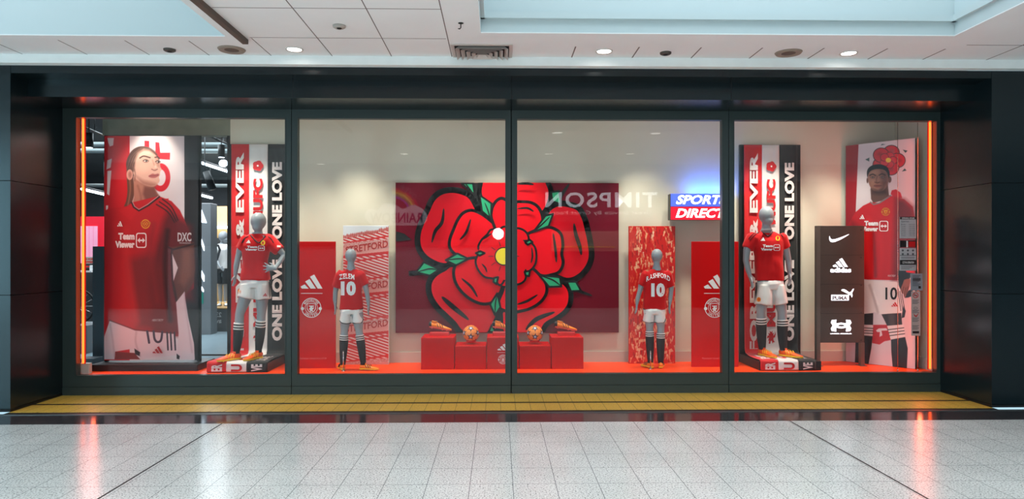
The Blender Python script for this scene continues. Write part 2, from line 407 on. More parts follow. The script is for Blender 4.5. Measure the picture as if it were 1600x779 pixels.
ZC = 4.56
def yc(py): return ZC and (ZC-2)*FPX/(400-py) - 10
YV, XV = yc(60), PF(356, 60, ZC).x
YT, XT0, XT1 = yc(51.5), PF(751, 50, ZC).x, PF(1498, 53, ZC).x
YN = -3.95
mb = MB(); T = .01
mb.box((-16, YV, ZC), (XV, -1.2, ZC+T)); mb.box((XV, YN, ZC), (XT0, -1.2, ZC+T)); mb.box((XT0, YT, ZC), (XT1, -1.2, ZC+T))
mb.box((XT1, YN, ZC), (16, -1.2, ZC+T)); mb.box((-16, -8.9, ZC), (16, YN, ZC+T))
ceil = struct('ceiling', mb, M_CEIL)
mb = MB(); zb = ZC - .0015
def xline(px, py, y0, y1, wd=.011):
    x = PF(px, py, ZC).x; mb.box((x-wd/2, y0, zb), (x+wd/2, y1, ZC))
def yline(py, px0, px1, wd=.011):
    y = yc(py); x0, x1 = PF(px0, py, ZC).x, PF(px1, py, ZC).x; mb.box((x0, y-wd/2, zb), (x1, y+wd/2, ZC))
for px in (50.6, 148.5, 243, 334): xline(px, 91, yc(67), -1.2)
for px in (-45, -140): xline(px, 91, yc(67), -1.2)
xline(428.6, 91, yc(62), -1.2)
for px in (523, 614, 707): xline(px, 92, YN, -1.2)
yline(61, 393, 697); yline(15, 335, 690)
for px in (798, 891, 984, 1075, 1165, 1256, 1350, 1436): xline(px, 95.5, yc(72), -1.2, .016)
for px in (1531, 1625, 1719): xline(px, 97.5, YN, -1.2, .014)
yline(65.5, 1521, 1900); yline(8, 1640, 1900)
struct('ceiling_joints', mb, M_JOINT, ceil)
mb = MB()                                            # wells in the ceiling: tall painted reveals
H = 2.2
mb.box((-16, YV, ZC+T), (XV+.1, YV+.1, ZC+H)); mb.box((XV, YN, ZC+T), (XV+.1, YV+.1, ZC+H)); mb.box((-16, YN-.1, ZC+T), (XV+.1, YN, ZC+H))
struct('trim_4', mb, M_WELL)
mb = MB()
mb.box((XT0-.1, YT, ZC+T), (XT1+.1, YT+.1, ZC+H)); mb.box((XT1, YN, ZC+T), (XT1+.1, YT, ZC+H)); mb.box((XT0-.1, YN-.1, ZC+T), (XT1+.1, YN, ZC+H)); mb.box((XT0-.1, YN, ZC+T), (XT0, YT, ZC+H))
z1 = PZ(30, YT+10); z2 = PZ(20, YT+10); e = .045
for za, zb2, ee in ((z1, z2, e),):
    mb.box((XT0, YT-ee, za), (XT1, YT, zb2)); mb.box((XT1-ee, YN, za), (XT1, YT, zb2)); mb.box((XT0, YN, za), (XT0+ee, YT, zb2))
struct('trim_5', mb, M_WELL)
# brown slot beside the left well
a, b = PF(310, 0, ZC), PF(384, 62, ZC)
mb = MB(); mb.box((b.x-.035, YN, ZC-.055), (b.x+.03, b.y, ZC)); 
struct('trim_6', mb, mat('brown_channel', (92, 78, 68), .6))
mb = MB(); mb.box((-16, -1.22, 4.45), (16, -1.1, ZC+.1)); struct('trim_7', mb, M_TRIM)

# piers: cladding panels with open joints
def pier(name, x0, x1, side):
    mb = MB(); mb.box((x0+.02, -1.08, 0), (x1-.02, .14, 4.45), 1)
    for z0, z1_ in ((.04, 1.495), (1.505, 2.965), (2.975, 4.449)): mb.box((x0, -1.1, z0), (x1, .15, z1_), 0)
    mb.box((x0+.005, -1.095, 0), (x1-.005, .15, .03), 1)
    struct(name, mb, [M_CLAD, M_BLACK])
pier('wall_left', -16, XL, 1); pier('wall_right', XR, 16, -1)
# stepped dark header
mb = MB()
mb.box((XL, -1.095, 4.352), (XR, -.77, 4.45)); mb.box((XL, -.77, 4.124), (XR, .1, 4.352)); mb.box((XL-.3, -.2, 4.352), (XR+.3, .1, 4.8))
xs = [PX(460, 9.3), PX(799, 9.3), PX(1140, 9.3)]
for x in xs: mb.box((x-.004, -.7715, 4.1245), (x+.004, -.769, 4.352), 1)
for px in (365, 590+143, 1130): 
    x = PX(px, 8.9); mb.box((x-.003, -1.0965, 4.36), (x+.003, -1.094, 4.45), 1)
struct('wall_header', mb, [M_CLAD, M_BLACK])

# glazed bays
gm = bpy.data.materials.new('shop_glass'); gm.use_nodes = True; nt = gm.node_tree; nt.nodes.clear()
out = nt.nodes.new('ShaderNodeOutputMaterial'); mixs = nt.nodes.new('ShaderNodeMixShader'); tr = nt.nodes.new('ShaderNodeBsdfTransparent'); gl = nt.nodes.new('ShaderNodeBsdfGlossy')
gl.inputs['Roughness'].default_value = .0; tr.inputs[0].default_value = (.985, .992, .99, 1)
lw = nt.nodes.new('ShaderNodeLayerWeight'); lw.inputs['Blend'].default_value = .5
pw = nt.nodes.new('ShaderNodeMath'); pw.operation = 'POWER'; pw.inputs[1].default_value = 5
ma = nt.nodes.new('ShaderNodeMath'); ma.operation = 'MULTIPLY_ADD'; ma.inputs[1].default_value = .9; ma.inputs[2].default_value = .024
nt.links.new(lw.outputs['Facing'], pw.inputs[0]); nt.links.new(pw.outputs[0], ma.inputs[0]); nt.links.new(ma.outputs[0], mixs.inputs[0])
nt.links.new(tr.outputs[0], mixs.inputs[1]); nt.links.new(gl.outputs[0], mixs.inputs[2]); nt.links.new(mixs.outputs[0], out.inputs[0])
zt, z0g, zb0 = 4.124, PZ(187, 10), PZ(583, 10)
bays = [(XL, PX(122.5, 10), PX(447, 10), PX(456.5, 10)), (PX(457.5, 10), PX(466.5, 10), PX(789.5, 10), PX(798, 10)),
        (PX(799.5, 10), PX(808, 10), PX(1126.5, 10), PX(1136.5, 10)), (PX(1137.5, 10), PX(1145.5, 10), PX(1460, 10), XR)]
for i, (xa, ga, gb, xb) in enumerate(bays):
    wn = thing('window_%d' % (i+1), ((xa+xb)/2, 0, 0), kind='structure')
    mb = MB()
    mb.box((xa, -.05, zb0), (ga, .05, z0g)); mb.box((gb, -.05, zb0), (xb, .05, z0g))
    mb.box((xa, -.05, z0g), (xb, .05, zt)); mb.box((xa, -.05, PZ(601, 10)+.006), (xb, .05, zb0)); mb.box((xa, -.055, 0), (xb, .05, PZ(601, 10)))
    mb.box((xa+.01, -.04, PZ(601, 10)), (xb-.01, .05, PZ(601, 10)+.006), 1)
    mb.box((ga-.012, -.056, zb0-.012), (gb+.012, -.05, zb0)); mb.box((ga-.012, -.056, z0g), (gb+.012, -.05, z0g+.012))
    mb.box((ga-.012, -.056, zb0), (ga, -.05, z0g)); mb.box((gb, -.056, zb0), (gb+.012, -.05, z0g))
    mb.build('window_frame', [M_FRAME, M_BLACK], wn)
    mb = MB(); mb.box((ga, -.006, zb0), (gb, .006, z0g)); mb.build('glass_pane', gm, wn)
mb = MB()
for x in (PX(457, 10), PX(798.7, 10), PX(1137, 10)): mb.box((x-.03, .051, 0), (x+.03, .056, zt))
struct('trim_8', mb, M_BLACK)
# display bay
ZS = .28
mb = MB(); mb.box((XL, .055, ZS-.1), (XR, 1.1, ZS)); mb.box((XL, .9, 0), (XR, 1.1, ZS-.1)); struct('floor_4', mb, M_STAGE)
XW = PX(358, 11.05)
mb = MB(); mb.box((XW, 1.1, ZS-.1), (XR+.1, 1.3, 4.5)); struct('wall_back', mb, M_BEIGE)
mb = MB(); mb.box((XW, 1.08, ZS), (XR-.02, 1.1, ZS+.17)); mb.box((XR-.02, .1, ZS), (XR, 1.08, ZS+.17)); struct('baseboard_back', mb, M_SKIRT)
mb = MB(); mb.box((XR, .06, ZS-.1), (XR+.15, 1.1, 4.5)); struct('wall_side', mb, M_BEIGE)
mb = MB(); mb.box((XL-.1, 1.12, 3.95), (XW, 1.3, 4.6)); struct('wall_bulkhead', mb, mat('raw_concrete', (128, 132, 116), .85, var=.15, vscale=6))
mb = MB(); mb.box((XL-.1, .06, 4.5), (XR+.1, 1.3, 4.62)); struct('ceiling_2', mb, mat('display_ceiling', (190, 188, 180), .8))
# store behind
mb = MB(); mb.box((-16, 1.35, -.1), (6.5, 17, .0)); struct('floor_5', mb, mat('store_floor', (150, 172, 182), .25, var=.06, vscale=2))
mb = MB(); mb.box((-16, 1.3, 5.05), (6.5, 17, 5.2)); struct('ceiling_3', mb, mat('store_ceiling', (40, 43, 46), .8, var=.3, vscale=2))
mb = MB(); mb.box((-16, 16.5, 0), (6.5, 16.7, 5.1)); struct('wall_store_back', mb, mat('store_wall', (62, 66, 70), .7, var=.1))
mb = MB(); mb.box((-16.2, .2, 0), (-16, 16.5, 5.1)); mb.box((-3.4, 1.35, 0), (-3.3, 16.5, 5.05)); struct('wall_store_side', mb, mat('store_side_wall', (70, 74, 78), .7))

# light strips at both ends of the glazing
ledm = mat('orange_led', (255, 120, 30), .4, emit=(255, 90, 20), es=1); ledr = mat('red_led_halo', (110, 6, 4), .4, emit=(255, 12, 5), es=.35)  # housing is given a red glow standing in for the tube's halo
ledm.node_tree.nodes['Principled BSDF'].inputs['Emission Color'].default_value = (1, .088, .012, 1); ledm.node_tree.nodes['Principled BSDF'].inputs['Emission Strength'].default_value = 6
for px, w2, lab, zlow in ((130.5, 6, 'glowing orange vertical light strip at the left end of the window', 566), (1452.5, 5, 'glowing orange vertical light strip at the right end of the window', 579)):
    x = PX(px, 10.06); a = thing('light_strip', (x, .07, PZ(zlow, 10.06)), lab, 'light strip', 'light strips at the window ends')
    mb = MB(); mb.box((x-.026, .062, PZ(zlow, 10.06)), (x+.026, .075, z0g+.02)); mb.build('housing', ledr, a)
    mb = MB(); mb.limb([(x, .05, PZ(zlow, 10.06)+.01), (x, .05, z0g+.01)], .015, 10); mb.build('tube', ledm, a)
    area('strip_glow', (x + (.09 if px < 700 else -.09), .15, 2.1), (0, -90 if px < 700 else 90, 0), 3.4, .1, 9 if px < 700 else 24, (1, .12, .05))
x = PX(130, 10.05)
mb = MB(); mb.bbox((x-.07, .08, ZS), (x+.065, .16, ZS+.16), .006); tag(mb.build('support_block', M_SKIRT), 'small pale block under the left orange light strip', 'block')

# ------------------------------------------------------------------ ceiling fittings
dlm = mat('lit_lens', (255, 255, 255), .4, emit=(255, 252, 245), es=9); rim = mat('white_ring', (225, 222, 215), .5)
def downlight(px, py, r=.085, lab=None, grp='recessed ceiling downlights', loc=None, es=1):
    q = loc or PF(px, py, ZC); t = thing('downlight', (q.x, q.y, ZC), lab, 'ceiling light', grp)
    mb = MB(); mb.lathe((q.x, q.y, ZC), [(r*1.02, -.002), (r*1.22, -.012), (r*1.26, .0), (r*1.02, .0)], n=28); mb.build('rim', rim, t)
    mb = MB(); mb.lathe((q.x, q.y, ZC), [(.001, -.004), (r, -.005), (r, .0), (.001, .0)], n=28); mb.build('lens', dlm, t)
    l = bpy.data.lights.new('downlight_beam', 'SPOT'); l.energy = 60*S*S; l.spot_size = 2.0; l.spot_blend = .6; l.shadow_soft_size = .06
    o = bpy.data.objects.new('downlight_beam', l); C.objects.link(o); o.location = Vector((q.x, q.y, ZC-.03))*S
downlight(460, 77, lab='lit round downlight above the first window bay from the left')
downlight(944, 80, lab='lit round downlight right of the square air diffuser')
downlight(1326, 83, lab='lit round downlight near the right ceiling speaker')
for i, (px, py) in enumerate(((871, 207), (1024, 208), (857, 240), (984, 240), (501, 256), (632, 240))):
    q = P(px, py, 10); d = q - CAM; t_ = (ZC - 2)/d.z; q = CAM + d*t_; q.y = -q.y
    downlight(0, 0, .1, 'round downlight in the ceiling between camera and shop', loc=q)
spk = mat('beige_speaker', (150, 132, 118), .6); spk2 = mat('brown_speaker_cone', (98, 80, 70), .7)
for px, py, lab in ((362, 77, 'round beige ceiling speaker beside the brown channel'), (1232, 82, 'round beige ceiling speaker near the right downlight')):
    q = PF(px, py, ZC); t = thing('ceiling_speaker', (q.x, q.y, ZC), lab, 'speaker', 'round ceiling speakers')
    mb = MB(); mb.lathe((q.x, q.y, ZC), [(.10, -.012), (.15, -.02), (.165, 0), (.10, 0)], n=32); mb.build('rim', spk, t)
    mb = MB(); mb.lathe((q.x, q.y, ZC), [(.001, -.012), (.06, -.016), (.10, -.010), (.10, 0), (.001, 0)], n=32); mb.build('grille', spk2, t)
for px, py, lab in ((265, 77, 'small dark smoke detector left of the left speaker'), (530, 40, 'small pale smoke detector between the ceiling tiles'), (1040, 82, 'small dark detector right of the middle downlight')):
    q = PF(px, py, ZC); t = thing('smoke_detector', (q.x, q.y, ZC), lab, 'smoke detector')
    mb = MB(); mb.lathe((q.x, q.y, ZC), [(.001, -.03), (.05, -.03), (.07, -.018), (.072, 0), (.001, 0)], n=24); mb.build('housing', mat('detector_body', (75, 68, 64) if px != 530 else (176, 168, 160), .5), t)
    mb = MB(); mb.lathe((q.x, q.y, ZC), [(.001, -.036), (.022, -.036), (.03, -.03), (.001, -.03)], n=16); mb.build('sensor', M_BLACK, t)
q = PF(720, 36, ZC); mb = MB(); mb.lathe((q.x, q.y, ZC), [(.001, -.004), (.03, -.004), (.03, 0), (.001, 0)], n=14)
mb.limb([(q.x, q.y, ZC), (q.x, q.y, ZC-.05), (q.x-.012, q.y, ZC-.065), (q.x-.03, q.y, ZC-.06)], .006, 8); tag(mb.build('ceiling_hook', M_BLACK), 'small black hook in the plain ceiling above the diffuser', 'hook')
# square diffuser
a, b = PF(712, 95, ZC), PF(797, 95, ZC); y1, y0 = yc(95), yc(69.5); x0, x1 = a.x, b.x
t = thing('air_diffuser', ((x0+x1)/2, (y0+y1)/2, ZC), 'square white ceiling air diffuser with nested louvres above the window centre', 'vent')
mb = MB(); cx, cy = (x0+x1)/2, (y0+y1)/2; hw, hh = (x1-x0)/2, (y1-y0)/2
dm = mat('diffuser_white', (205, 192, 185), .5)
def sq(s0, s1, za, zb_, m=0):
    r0 = [(cx+sx*hw*s0, cy+sy*hh*s0, za) for sx, sy in ((-1,-1),(1,-1),(1,1),(-1,1))]; r1 = [(cx+sx*hw*s1, cy+sy*hh*s1, zb_) for sx, sy in ((-1,-1),(1,-1),(1,1),(-1,1))]
    mb.loft([r0, r1], m, cap=False, smooth=False)
sq(1.06, 1.06, ZC, ZC-.012); sq(1.06, .94, ZC-.012, ZC-.012); mb.build('frame', dm, t)
mb = MB()
for s_ in (.9, .72, .54, .36, .2):
    sq(s_, s_-.12, ZC-.045, ZC-.001); sq(s_+.004, s_-.116, ZC-.045, ZC-.001)
mb.build('louvres', dm, t)
mb = MB(); mb.box((cx-hw*.94, cy-hh*.94, ZC-.001), (cx+hw*.94, cy+hh*.94, ZC-.0003)); mb.build('duct_opening', M_BLACK, t)
# ------------------------------------------------------------------ the big rose on the back wall
def flip(q): return q
YR = 11.02
a, b = P(618, 285, YR), P(967, 519, YR)
t = thing('rose_canvas', ((a.x+b.x)/2, 1.06, b.z), 'huge square wall canvas of a crimson rose with yellow heart and green leaves', 'wall art')
mb = MB(); mb.box((a.x, 1.03, b.z), (b.x, 1.099, a.z)); mb.build('canvas', [mat('crimson_canvas', (104, 2, 30), .6, spec=.2)], t)
m_out = mat('rose_crimson', (212, 0, 28), .6, spec=.2); m_in = mat('rose_red', (240, 0, 26), .6, spec=.2); m_core = mat('rose_yellow', (244, 224, 40), .5); m_leaf = mat('leaf_green', (32, 168, 116), .5); m_line = mat('rose_outline', (14, 14, 16), .5)
RM = [m_line, m_out, m_in, m_core, m_leaf]
fr0 = pxfn(YR + .005)
def fr(x, y, z): return fr0(610 + x*.4363, 260 + y*.4363, z)
mb = MB()
CL = (19, 58, 822, 593)
def clip(pts):
    out = [tuple(p) for p in pts]
    for ax, lim, sg in ((0, CL[0], 1), (0, CL[2], -1), (1, CL[1], 1), (1, CL[3], -1)):
        r = []
        for i in range(len(out)):
            p, q = out[i], out[(i+1) % len(out)]; pi, qi = (p[ax]-lim)*sg >= 0, (q[ax]-lim)*sg >= 0
            if pi: r.append(p)
            if pi != qi:
                k = (lim-p[ax])/(q[ax]-p[ax]); r.append((p[0]+(q[0]-p[0])*k, p[1]+(q[1]-p[1])*k))
        out = r
        if len(out) < 3: return []
    return out
LZ = [0.002]
def fill(pts, m, smooth=True):
    LZ[0] += .0007; p = clip(catmull(pts, 7) if smooth else pts)
    if p: mb.flat(p, fr, LZ[0], m)
def line(pts, wd, closed=False, taper=False, m=0):
    LZ[0] += .0004; q = catmull(pts, 7, closed); n = len(q)
    w = [wd*(math.sin(math.pi*(i+.6)/(n+.2))**.6 if taper else 1) for i in range(n)]
    for i in range(n if closed else n-1):
        k = (i+1) % n; A, B = Vector(q[i]), Vector(q[k]); tt = (B-A)
        if tt.length < 1e-6: continue
        tt.normalize(); nn = Vector((-tt.y, tt.x)); A2 = A - tt*w[i]*.25; B2 = B + tt*w[k]*.25
        p = clip([tuple(A2+nn*w[i]/2), tuple(B2+nn*w[k]/2), tuple(B2-nn*w[k]/2), tuple(A2-nn*w[i]/2)])
        if p: mb.add([fr(x, y, LZ[0]) for x, y in p], [tuple(range(len(p)))], m)
def petal(pts, wd, m): fill(pts, m); line(pts, wd, True)
# dark spikes behind
for sp in ([(20, 232), (50, 240), (76, 262), (20, 268)],): fill(sp, 0, False)
line([(70, 382), (120, 378), (200, 365), (300, 350)], 18); line([(600, 420), (660, 440), (722, 462)], 12, taper=True)
line([(640, 62), (600, 120), (560, 180)], 14, taper=True)
fill([(290, 60), (345, 60), (345, 175), (310, 150)], 0, False); fill([(340, 590), (390, 590), (400, 500), (370, 500)], 0, False)
petal([(320, 165), (290, 110), (262, 92), (222, 84), (180, 92), (150, 118), (130, 160), (112, 200), (99, 240), (99, 282), (116, 316), (150, 342), (200, 356), (300, 345), (360, 250)], 21, 1)
petal([(322, 62), (322, 110), (360, 170), (440, 230), (520, 190), (560, 150), (575, 100), (566, 62), (540, 20), (440, 0), (340, 20)], 18, 2)
petal([(540, 215), (560, 160), (595, 134), (640, 136), (675, 150), (695, 185), (706, 225), (716, 272), (720, 322), (706, 362), (676, 394), (640, 408), (600, 398), (500, 350)], 21, 1)
petal([(400, 470), (395, 540), (410, 610), (520, 625), (556, 568), (592, 545), (625, 520), (643, 490), (645, 450), (628, 420), (590, 404), (480, 400)], 18, 2)
petal([(230, 350), (190, 366), (156, 388), (138, 420), (142, 462), (166, 502), (196, 532), (225, 560), (262, 600), (340, 610), (385, 540), (400, 470), (330, 400)], 21, 1)
line([(430, 112+400), (505, 590)], 0.1)
def leaf(pts, rib=None):
    fill(pts, 4, False); LZ[0] += .0003; line_pts = pts + [pts[0]]
    for i in range(len(pts)): line([pts[i], pts[(i+1) % len(pts)]], 7)
    if rib: line(rib, 5, taper=True)
leaf([(255, 60), (296, 60), (302, 102)], [(268, 60), (298, 98)]); leaf([(575, 92), (604, 88), (612, 135), (580, 125)])
leaf([(120, 342), (176, 368), (142, 390), (92, 378)], [(95, 378), (140, 366), (170, 370)])
leaf([(632, 412), (664, 412), (682, 444), (646, 446)]); leaf([(352, 592), (363, 566), (377, 592)])
petal([(356, 192), (320, 167), (290, 157), (262, 166), (242, 190), (226, 226), (213, 262), (214, 292), (236, 316), (270, 330), (330, 345), (400, 320), (400, 240)], 11, 2)
petal([(365, 195), (362, 160), (374, 130), (398, 114), (430, 128), (465, 126), (505, 130), (532, 150), (545, 190), (530, 240), (450, 300), (400, 270)], 11, 2)
petal([(520, 228), (555, 217), (585, 222), (610, 242), (617, 280), (613, 312), (618, 345), (606, 374), (580, 386), (535, 388), (460, 340), (470, 260)], 11, 2)
petal([(420, 400), (400, 450), (385, 500), (430, 520), (470, 516), (510, 503), (545, 476), (560, 440), (545, 400), (480, 350)], 11, 2)
petal([(250, 338), (228, 368), (232, 410), (254, 446), (290, 476), (330, 491), (366, 485), (388, 462), (400, 400), (330, 330)], 11, 2)
leaf([(320, 103), (362, 132), (360, 188), (328, 160)], [(338, 130), (350, 160), (358, 190)]); leaf([(555, 176), (582, 170), (566, 214), (512, 234)], [(570, 180), (545, 205), (515, 232)])
leaf([(532, 388), (606, 396), (612, 429), (568, 430)], [(540, 392), (580, 405), (608, 425)]); leaf([(383, 452), (394, 502), (375, 532), (357, 492)], [(382, 460), (376, 490), (375, 525)])
leaf([(240, 311), (280, 330), (236, 353), (198, 335)], [(200, 335), (240, 330), (275, 331)])
petal([(395, 230), (362, 226), (346, 244), (326, 264), (315, 290), (332, 310), (370, 330), (410, 290)], 7.5, 2)
petal([(392, 236), (405, 216), (432, 222), (462, 222), (486, 236), (494, 264), (470, 300), (420, 290)], 7.5, 2)
petal([(488, 266), (514, 284), (522, 312), (519, 346), (502, 370), (476, 374), (440, 330), (450, 280)], 7.5, 2)
petal([(484, 372), (484, 400), (470, 416), (446, 424), (415, 430), (395, 420), (400, 350), (450, 330)], 7.5, 2)
petal([(325, 308), (306, 334), (313, 366), (337, 394), (370, 402), (392, 424), (410, 400), (420, 340), (370, 310)], 7.5, 2)
fill(circle(406, 321, 92, 24, 84), 2)
for sp in ([(306, 310), (322, 303), (338, 310), (320, 319)], [(482, 272), (498, 262), (509, 271), (492, 280)], [(480, 376), (499, 373), (496, 392), (484, 390)], [(371, 398), (386, 395), (380, 421), (369, 412)]): leaf(sp)
fill(circle(406, 321, 33), 0); fill(circle(406, 321, 29), 3)
for a_ in range(0, 360, 36):
    ca, sa = math.cos(math.radians(a_)), math.sin(math.radians(a_)); line([(406+38*ca, 321+38*sa), (406+54*ca, 321+54*sa)], 2.5)
for st, wd in (([(192, 152), (186, 200), (162, 232), (150, 272)], 8), ([(288, 190), (272, 236), (250, 262)], 6), ([(186, 466), (226, 502), (280, 546)], 11), ([(256, 400), (290, 430), (312, 466)], 6),
               ([(455, 492), (490, 480), (526, 458)], 6), ([(485, 582), (522, 545), (586, 520)], 10), ([(656, 205), (662, 242), (676, 285), (682, 316)], 9), ([(582, 240), (590, 300), (593, 342)], 6),
               ([(455, 152), (490, 150), (512, 162)], 5), ([(455, 64), (485, 62), (512, 66)], 6), ([(328, 348), (340, 362), (346, 378)], 4), ([(328, 262), (345, 252), (362, 240)], 4), ([(505, 290), (508, 320), (503, 345)], 4)):
    line(st, wd*1.6, taper=True)
mb.build('rose_print', RM, t)

# ------------------------------------------------------------------ low plinths, balls, boots
ref = mat('gloss_red_top', (214, 14, 12), .25)
ZT, ZL = PZ(527, 10.4), PZ(540, 10.4)
def plinth(px0, px1, top, lab, logo=False):
    x0, x1 = PX(px0, 10.4), PX(px1, 10.4); t = thing('display_plinth', ((x0+x1)/2, .65, ZS), lab, 'plinth', 'red display plinths under the rose')
    mb = MB(); mb.bbox((x0+.004, .4, ZS), (x1-.004, .91, top), .004); mb.build('box', M_REDBOX, t)
    if logo:
        fn = pxfn(10.398); mb = MB(); adidas(mb, fn, 777, 547, 796, 536.5, 0, 0)
        mb.build('stripe_logo', M_WHITE, t); mb = MB(); mb.flat([(777, 550.2), (796, 550.2), (796, 550.7), (777, 550.7)], fn, 0); mb.build('logo_rule', M_WHITE, t)
        mb = MB(); crest(mb, fn, 786, 561, 7.5, .0008); mb.build('crest', M_WHITE, t)
plinth(657.5, 710, ZT, 'tall red plinth at the left end, under a black and orange boot')
plinth(710.5, 760, ZL, 'low red plinth carrying the left football')
plinth(760.5, 811, ZT, 'tall red middle plinth with white stripe logo and crest', True)
plinth(811.5, 861, ZL, 'low red plinth carrying the right football')
plinth(861.5, 912, ZT, 'tall red plinth at the right end, under an orange boot')

orange = mat('boot_orange', (250, 138, 22), .35, bump=.1); dark = mat('boot_black', (24, 22, 24), .4); sole_r = mat('boot_sole', (225, 62, 30), .3)
def boot_mesh(org, ang, k, pitch=0, lift=0, stripes=True, flipc=False, wear=None):
    # returns (upper MB, sole MB, detail MB); toe along local +x, k = scale (length .30*k)
    ca, sa = math.cos(ang), math.sin(ang)
    def W(x, y, z):
        if pitch: x, z = x*math.cos(pitch) - z*math.sin(pitch), x*math.sin(pitch) + z*math.cos(pitch)
        return Vector(org) + Vector(((x*ca - y*sa)*k, (x*sa + y*ca)*k, z*k + lift))
    prof = [(-.155, .018, .05, .07), (-.148, .030, .03, .088), (-.125, .036, .02, .104), (-.09, .038, .018, .104), (-.055, .037, .018, .094), (-.015, .038, .018, .080), (.03, .042, .018, .066), (.075, .046, .018, .055), (.115, .042, .018, .045), (.142, .030, .02, .038), (.155, .014, .024, .032)]
    up = MB(); rings = []
    for x, hw, zb_, zt_ in prof:
        h = (zt_-zb_)/2; zc = (zt_+zb_)/2
        rings.append([W(x, hw*math.cos(a)*(1 if math.sin(a) < 0 else (1-.35*math.sin(a))), zc + h*math.sin(a)) for a in [2*math.pi*i/16 for i in range(16)]])
    up.loft(rings)
    up.limb([W(-.10, 0, .08), W(-.095, 0, .102), W(-.095, 0, .110)], [(.044*k, .034*k), (.042*k, .033*k), (.043*k, .034*k)], 14, up=(ca, sa, 0))
    so = MB(); pts = [(-.158, 0), (-.15, .026), (-.11, .036), (-.04, .030), (.03, .040), (.085, .046), (.13, .036), (.158, .0), (.13, -.036), (.085, -.046), (.03, -.040), (-.04, -.030), (-.11, -.036), (-.15, -.026)]
    so.prism(catmull(pts, 3), lambda x, y, z: W(x, y, z), .010, .030)
    for sx, sy in ((-.12, .022), (-.12, -.022), (.03, .028), (.03, -.028), (.09, .03), (.09, -.03)): so.limb([W(sx, sy, .012), W(sx, sy, -.002)], [.008*k, .006*k], 8)
    de = MB()
    for sgn in (-1, 1):
        for i in range(3):
            x0 = -.03 + i*.033
            de.limb([W(x0, sgn*.041, .035), W(x0-.018, sgn*.036, .068), W(x0-.03, sgn*.026, .085)], [.0045*k, .005*k, .003*k], 6)
    for i in range(5): de.limb([W(-.03+.018*i, -.015, .094-.0085*i), W(-.03+.018*i, .015, .094-.0085*i)], .0028*k, 6)
    return up, so, de
def display_boot(px, py, lab, mu, md, yr=10.72, ang=0.0):
    q = P(px, py, yr); t = thing('football_boot', (q.x, q.y, q.z), lab, 'boot', 'boots on the red plinths')
    up, so, de = boot_mesh((q.x, q.y, q.z), ang, 1.12, pitch=-.16, lift=.03)
    up.build('upper', mu, t); so.build('sole', sole_r, t); de.build('stripes', md, t)
    mb = MB(); mb.sphere((q.x-.085, q.y, q.z+.158), (.05, .036, .016), n=16, k=8); mb.build('opening', dark, t)
    mb = MB(); mb.sphere((q.x-.150, q.y, q.z+.118), (.034, .043, .045), n=14, k=8); mb.build('heel_cup', dark, t)
def riser(px0, px1, lab, yr=10.72):
    x0, x1 = PX(px0, yr), PX(px1, yr); z = PZ(527, 10.4); mb = MB(); mb.bbox((x0, yr-10-.08, z), (x1, yr-10+.08, z+.055), .004)
    tag(mb.build('display_riser', M_RED), lab, 'riser', 'small risers under the boots')
bt_d = mat('boot_black_orange', (34, 28, 28), .35)
riser(672, 702, 'small red riser block on the left end plinth'); riser(770, 796, 'small red riser block on the middle plinth'); riser(871, 898, 'small red riser block on the right end plinth')
ZRr = ZT + .055
def zpy(yr): return 400 - (ZRr-2)*FPX/yr
display_boot(688, zpy(10.72), 'football boot with black heel and stripes on the left end plinth', orange, dark)
display_boot(787, zpy(10.72), 'orange football boot partly hidden behind the middle window post', orange, dark)
display_boot(884, zpy(10.72), 'bright orange football boot with black stripes on the right end plinth', orange, dark)
# footballs
def football(px, py, yr, lab):
    q = P(px, py, yr); r = .128; t = thing('football', (q.x, q.y, q.z-r), lab, 'ball', 'orange starred footballs')
    mb = MB(); mb.sphere(q, r, n=40, k=24); mb.build('ball', mat('ball_orange', (250, 138, 60), .35, var=.08, vscale=14), t)
    st = MB(); gd = (1+5**.5)/2
    vs = [Vector(v).normalized() for v in [(0,1,gd),(0,-1,gd),(0,1,-gd),(0,-1,-gd),(1,gd,0),(-1,gd,0),(1,-gd,0),(-1,-gd,0),(gd,0,1),(gd,0,-1),(-gd,0,1),(-gd,0,-1)]]
    rot = Vector((0, -1, .25)).normalized().rotation_difference(Vector((0, 0, 1))).inverted()
    for vi, v in enumerate(vs):
        v = rot @ v; u = v.orthogonal().normalized(); w_ = v.cross(u)
        for mi, (ro, ri, h) in enumerate(((.56, .22, .0012), (.22, .10, .0022))):
            pts = []
            for i in range(10):
                rr = ro if i % 2 == 0 else ri; a_ = math.pi*i/5
                pts.append(q + (v + u*rr*math.cos(a_) + w_*rr*math.sin(a_)).normalized()*(r+h))
            c = q + v*(r+h); NR = 6; vv = [c]
            for s_ in range(1, NR+1): vv += [q + ((p_-q).normalized()*(s_/NR) + v*(1-s_/NR)).normalized()*(r+h) for p_ in pts]
            st.add(vv, [(0, i+1, (i+1) % 10 + 1) for i in range(10)] + [(10*(s_-1)+i+1, 10*s_+i+1, 10*s_+(i+1) % 10+1, 10*(s_-1)+(i+1) % 10+1) for s_ in range(1, NR) for i in range(10)], mi)
    st.build('stars', [mat('star_navy', (36, 26, 62), .4), mat('star_silver', (190, 200, 225), .4)], t)
    rg = MB(); rg.lathe((q.x, q.y, q.z-r), [(.07, 0), (.078, 0), (.078, .03), (.07, .036)], n=28); rg.build('ring_stand', M_RED, t)
    return q
zb_ = ZL + .128 + .032
for px, lab in ((736, 'orange starred football on the left low plinth'), (835.5, 'orange starred football on the right low plinth')):
    football(px, 400 - (zb_-2)*FPX/10.66, 10.66, lab)

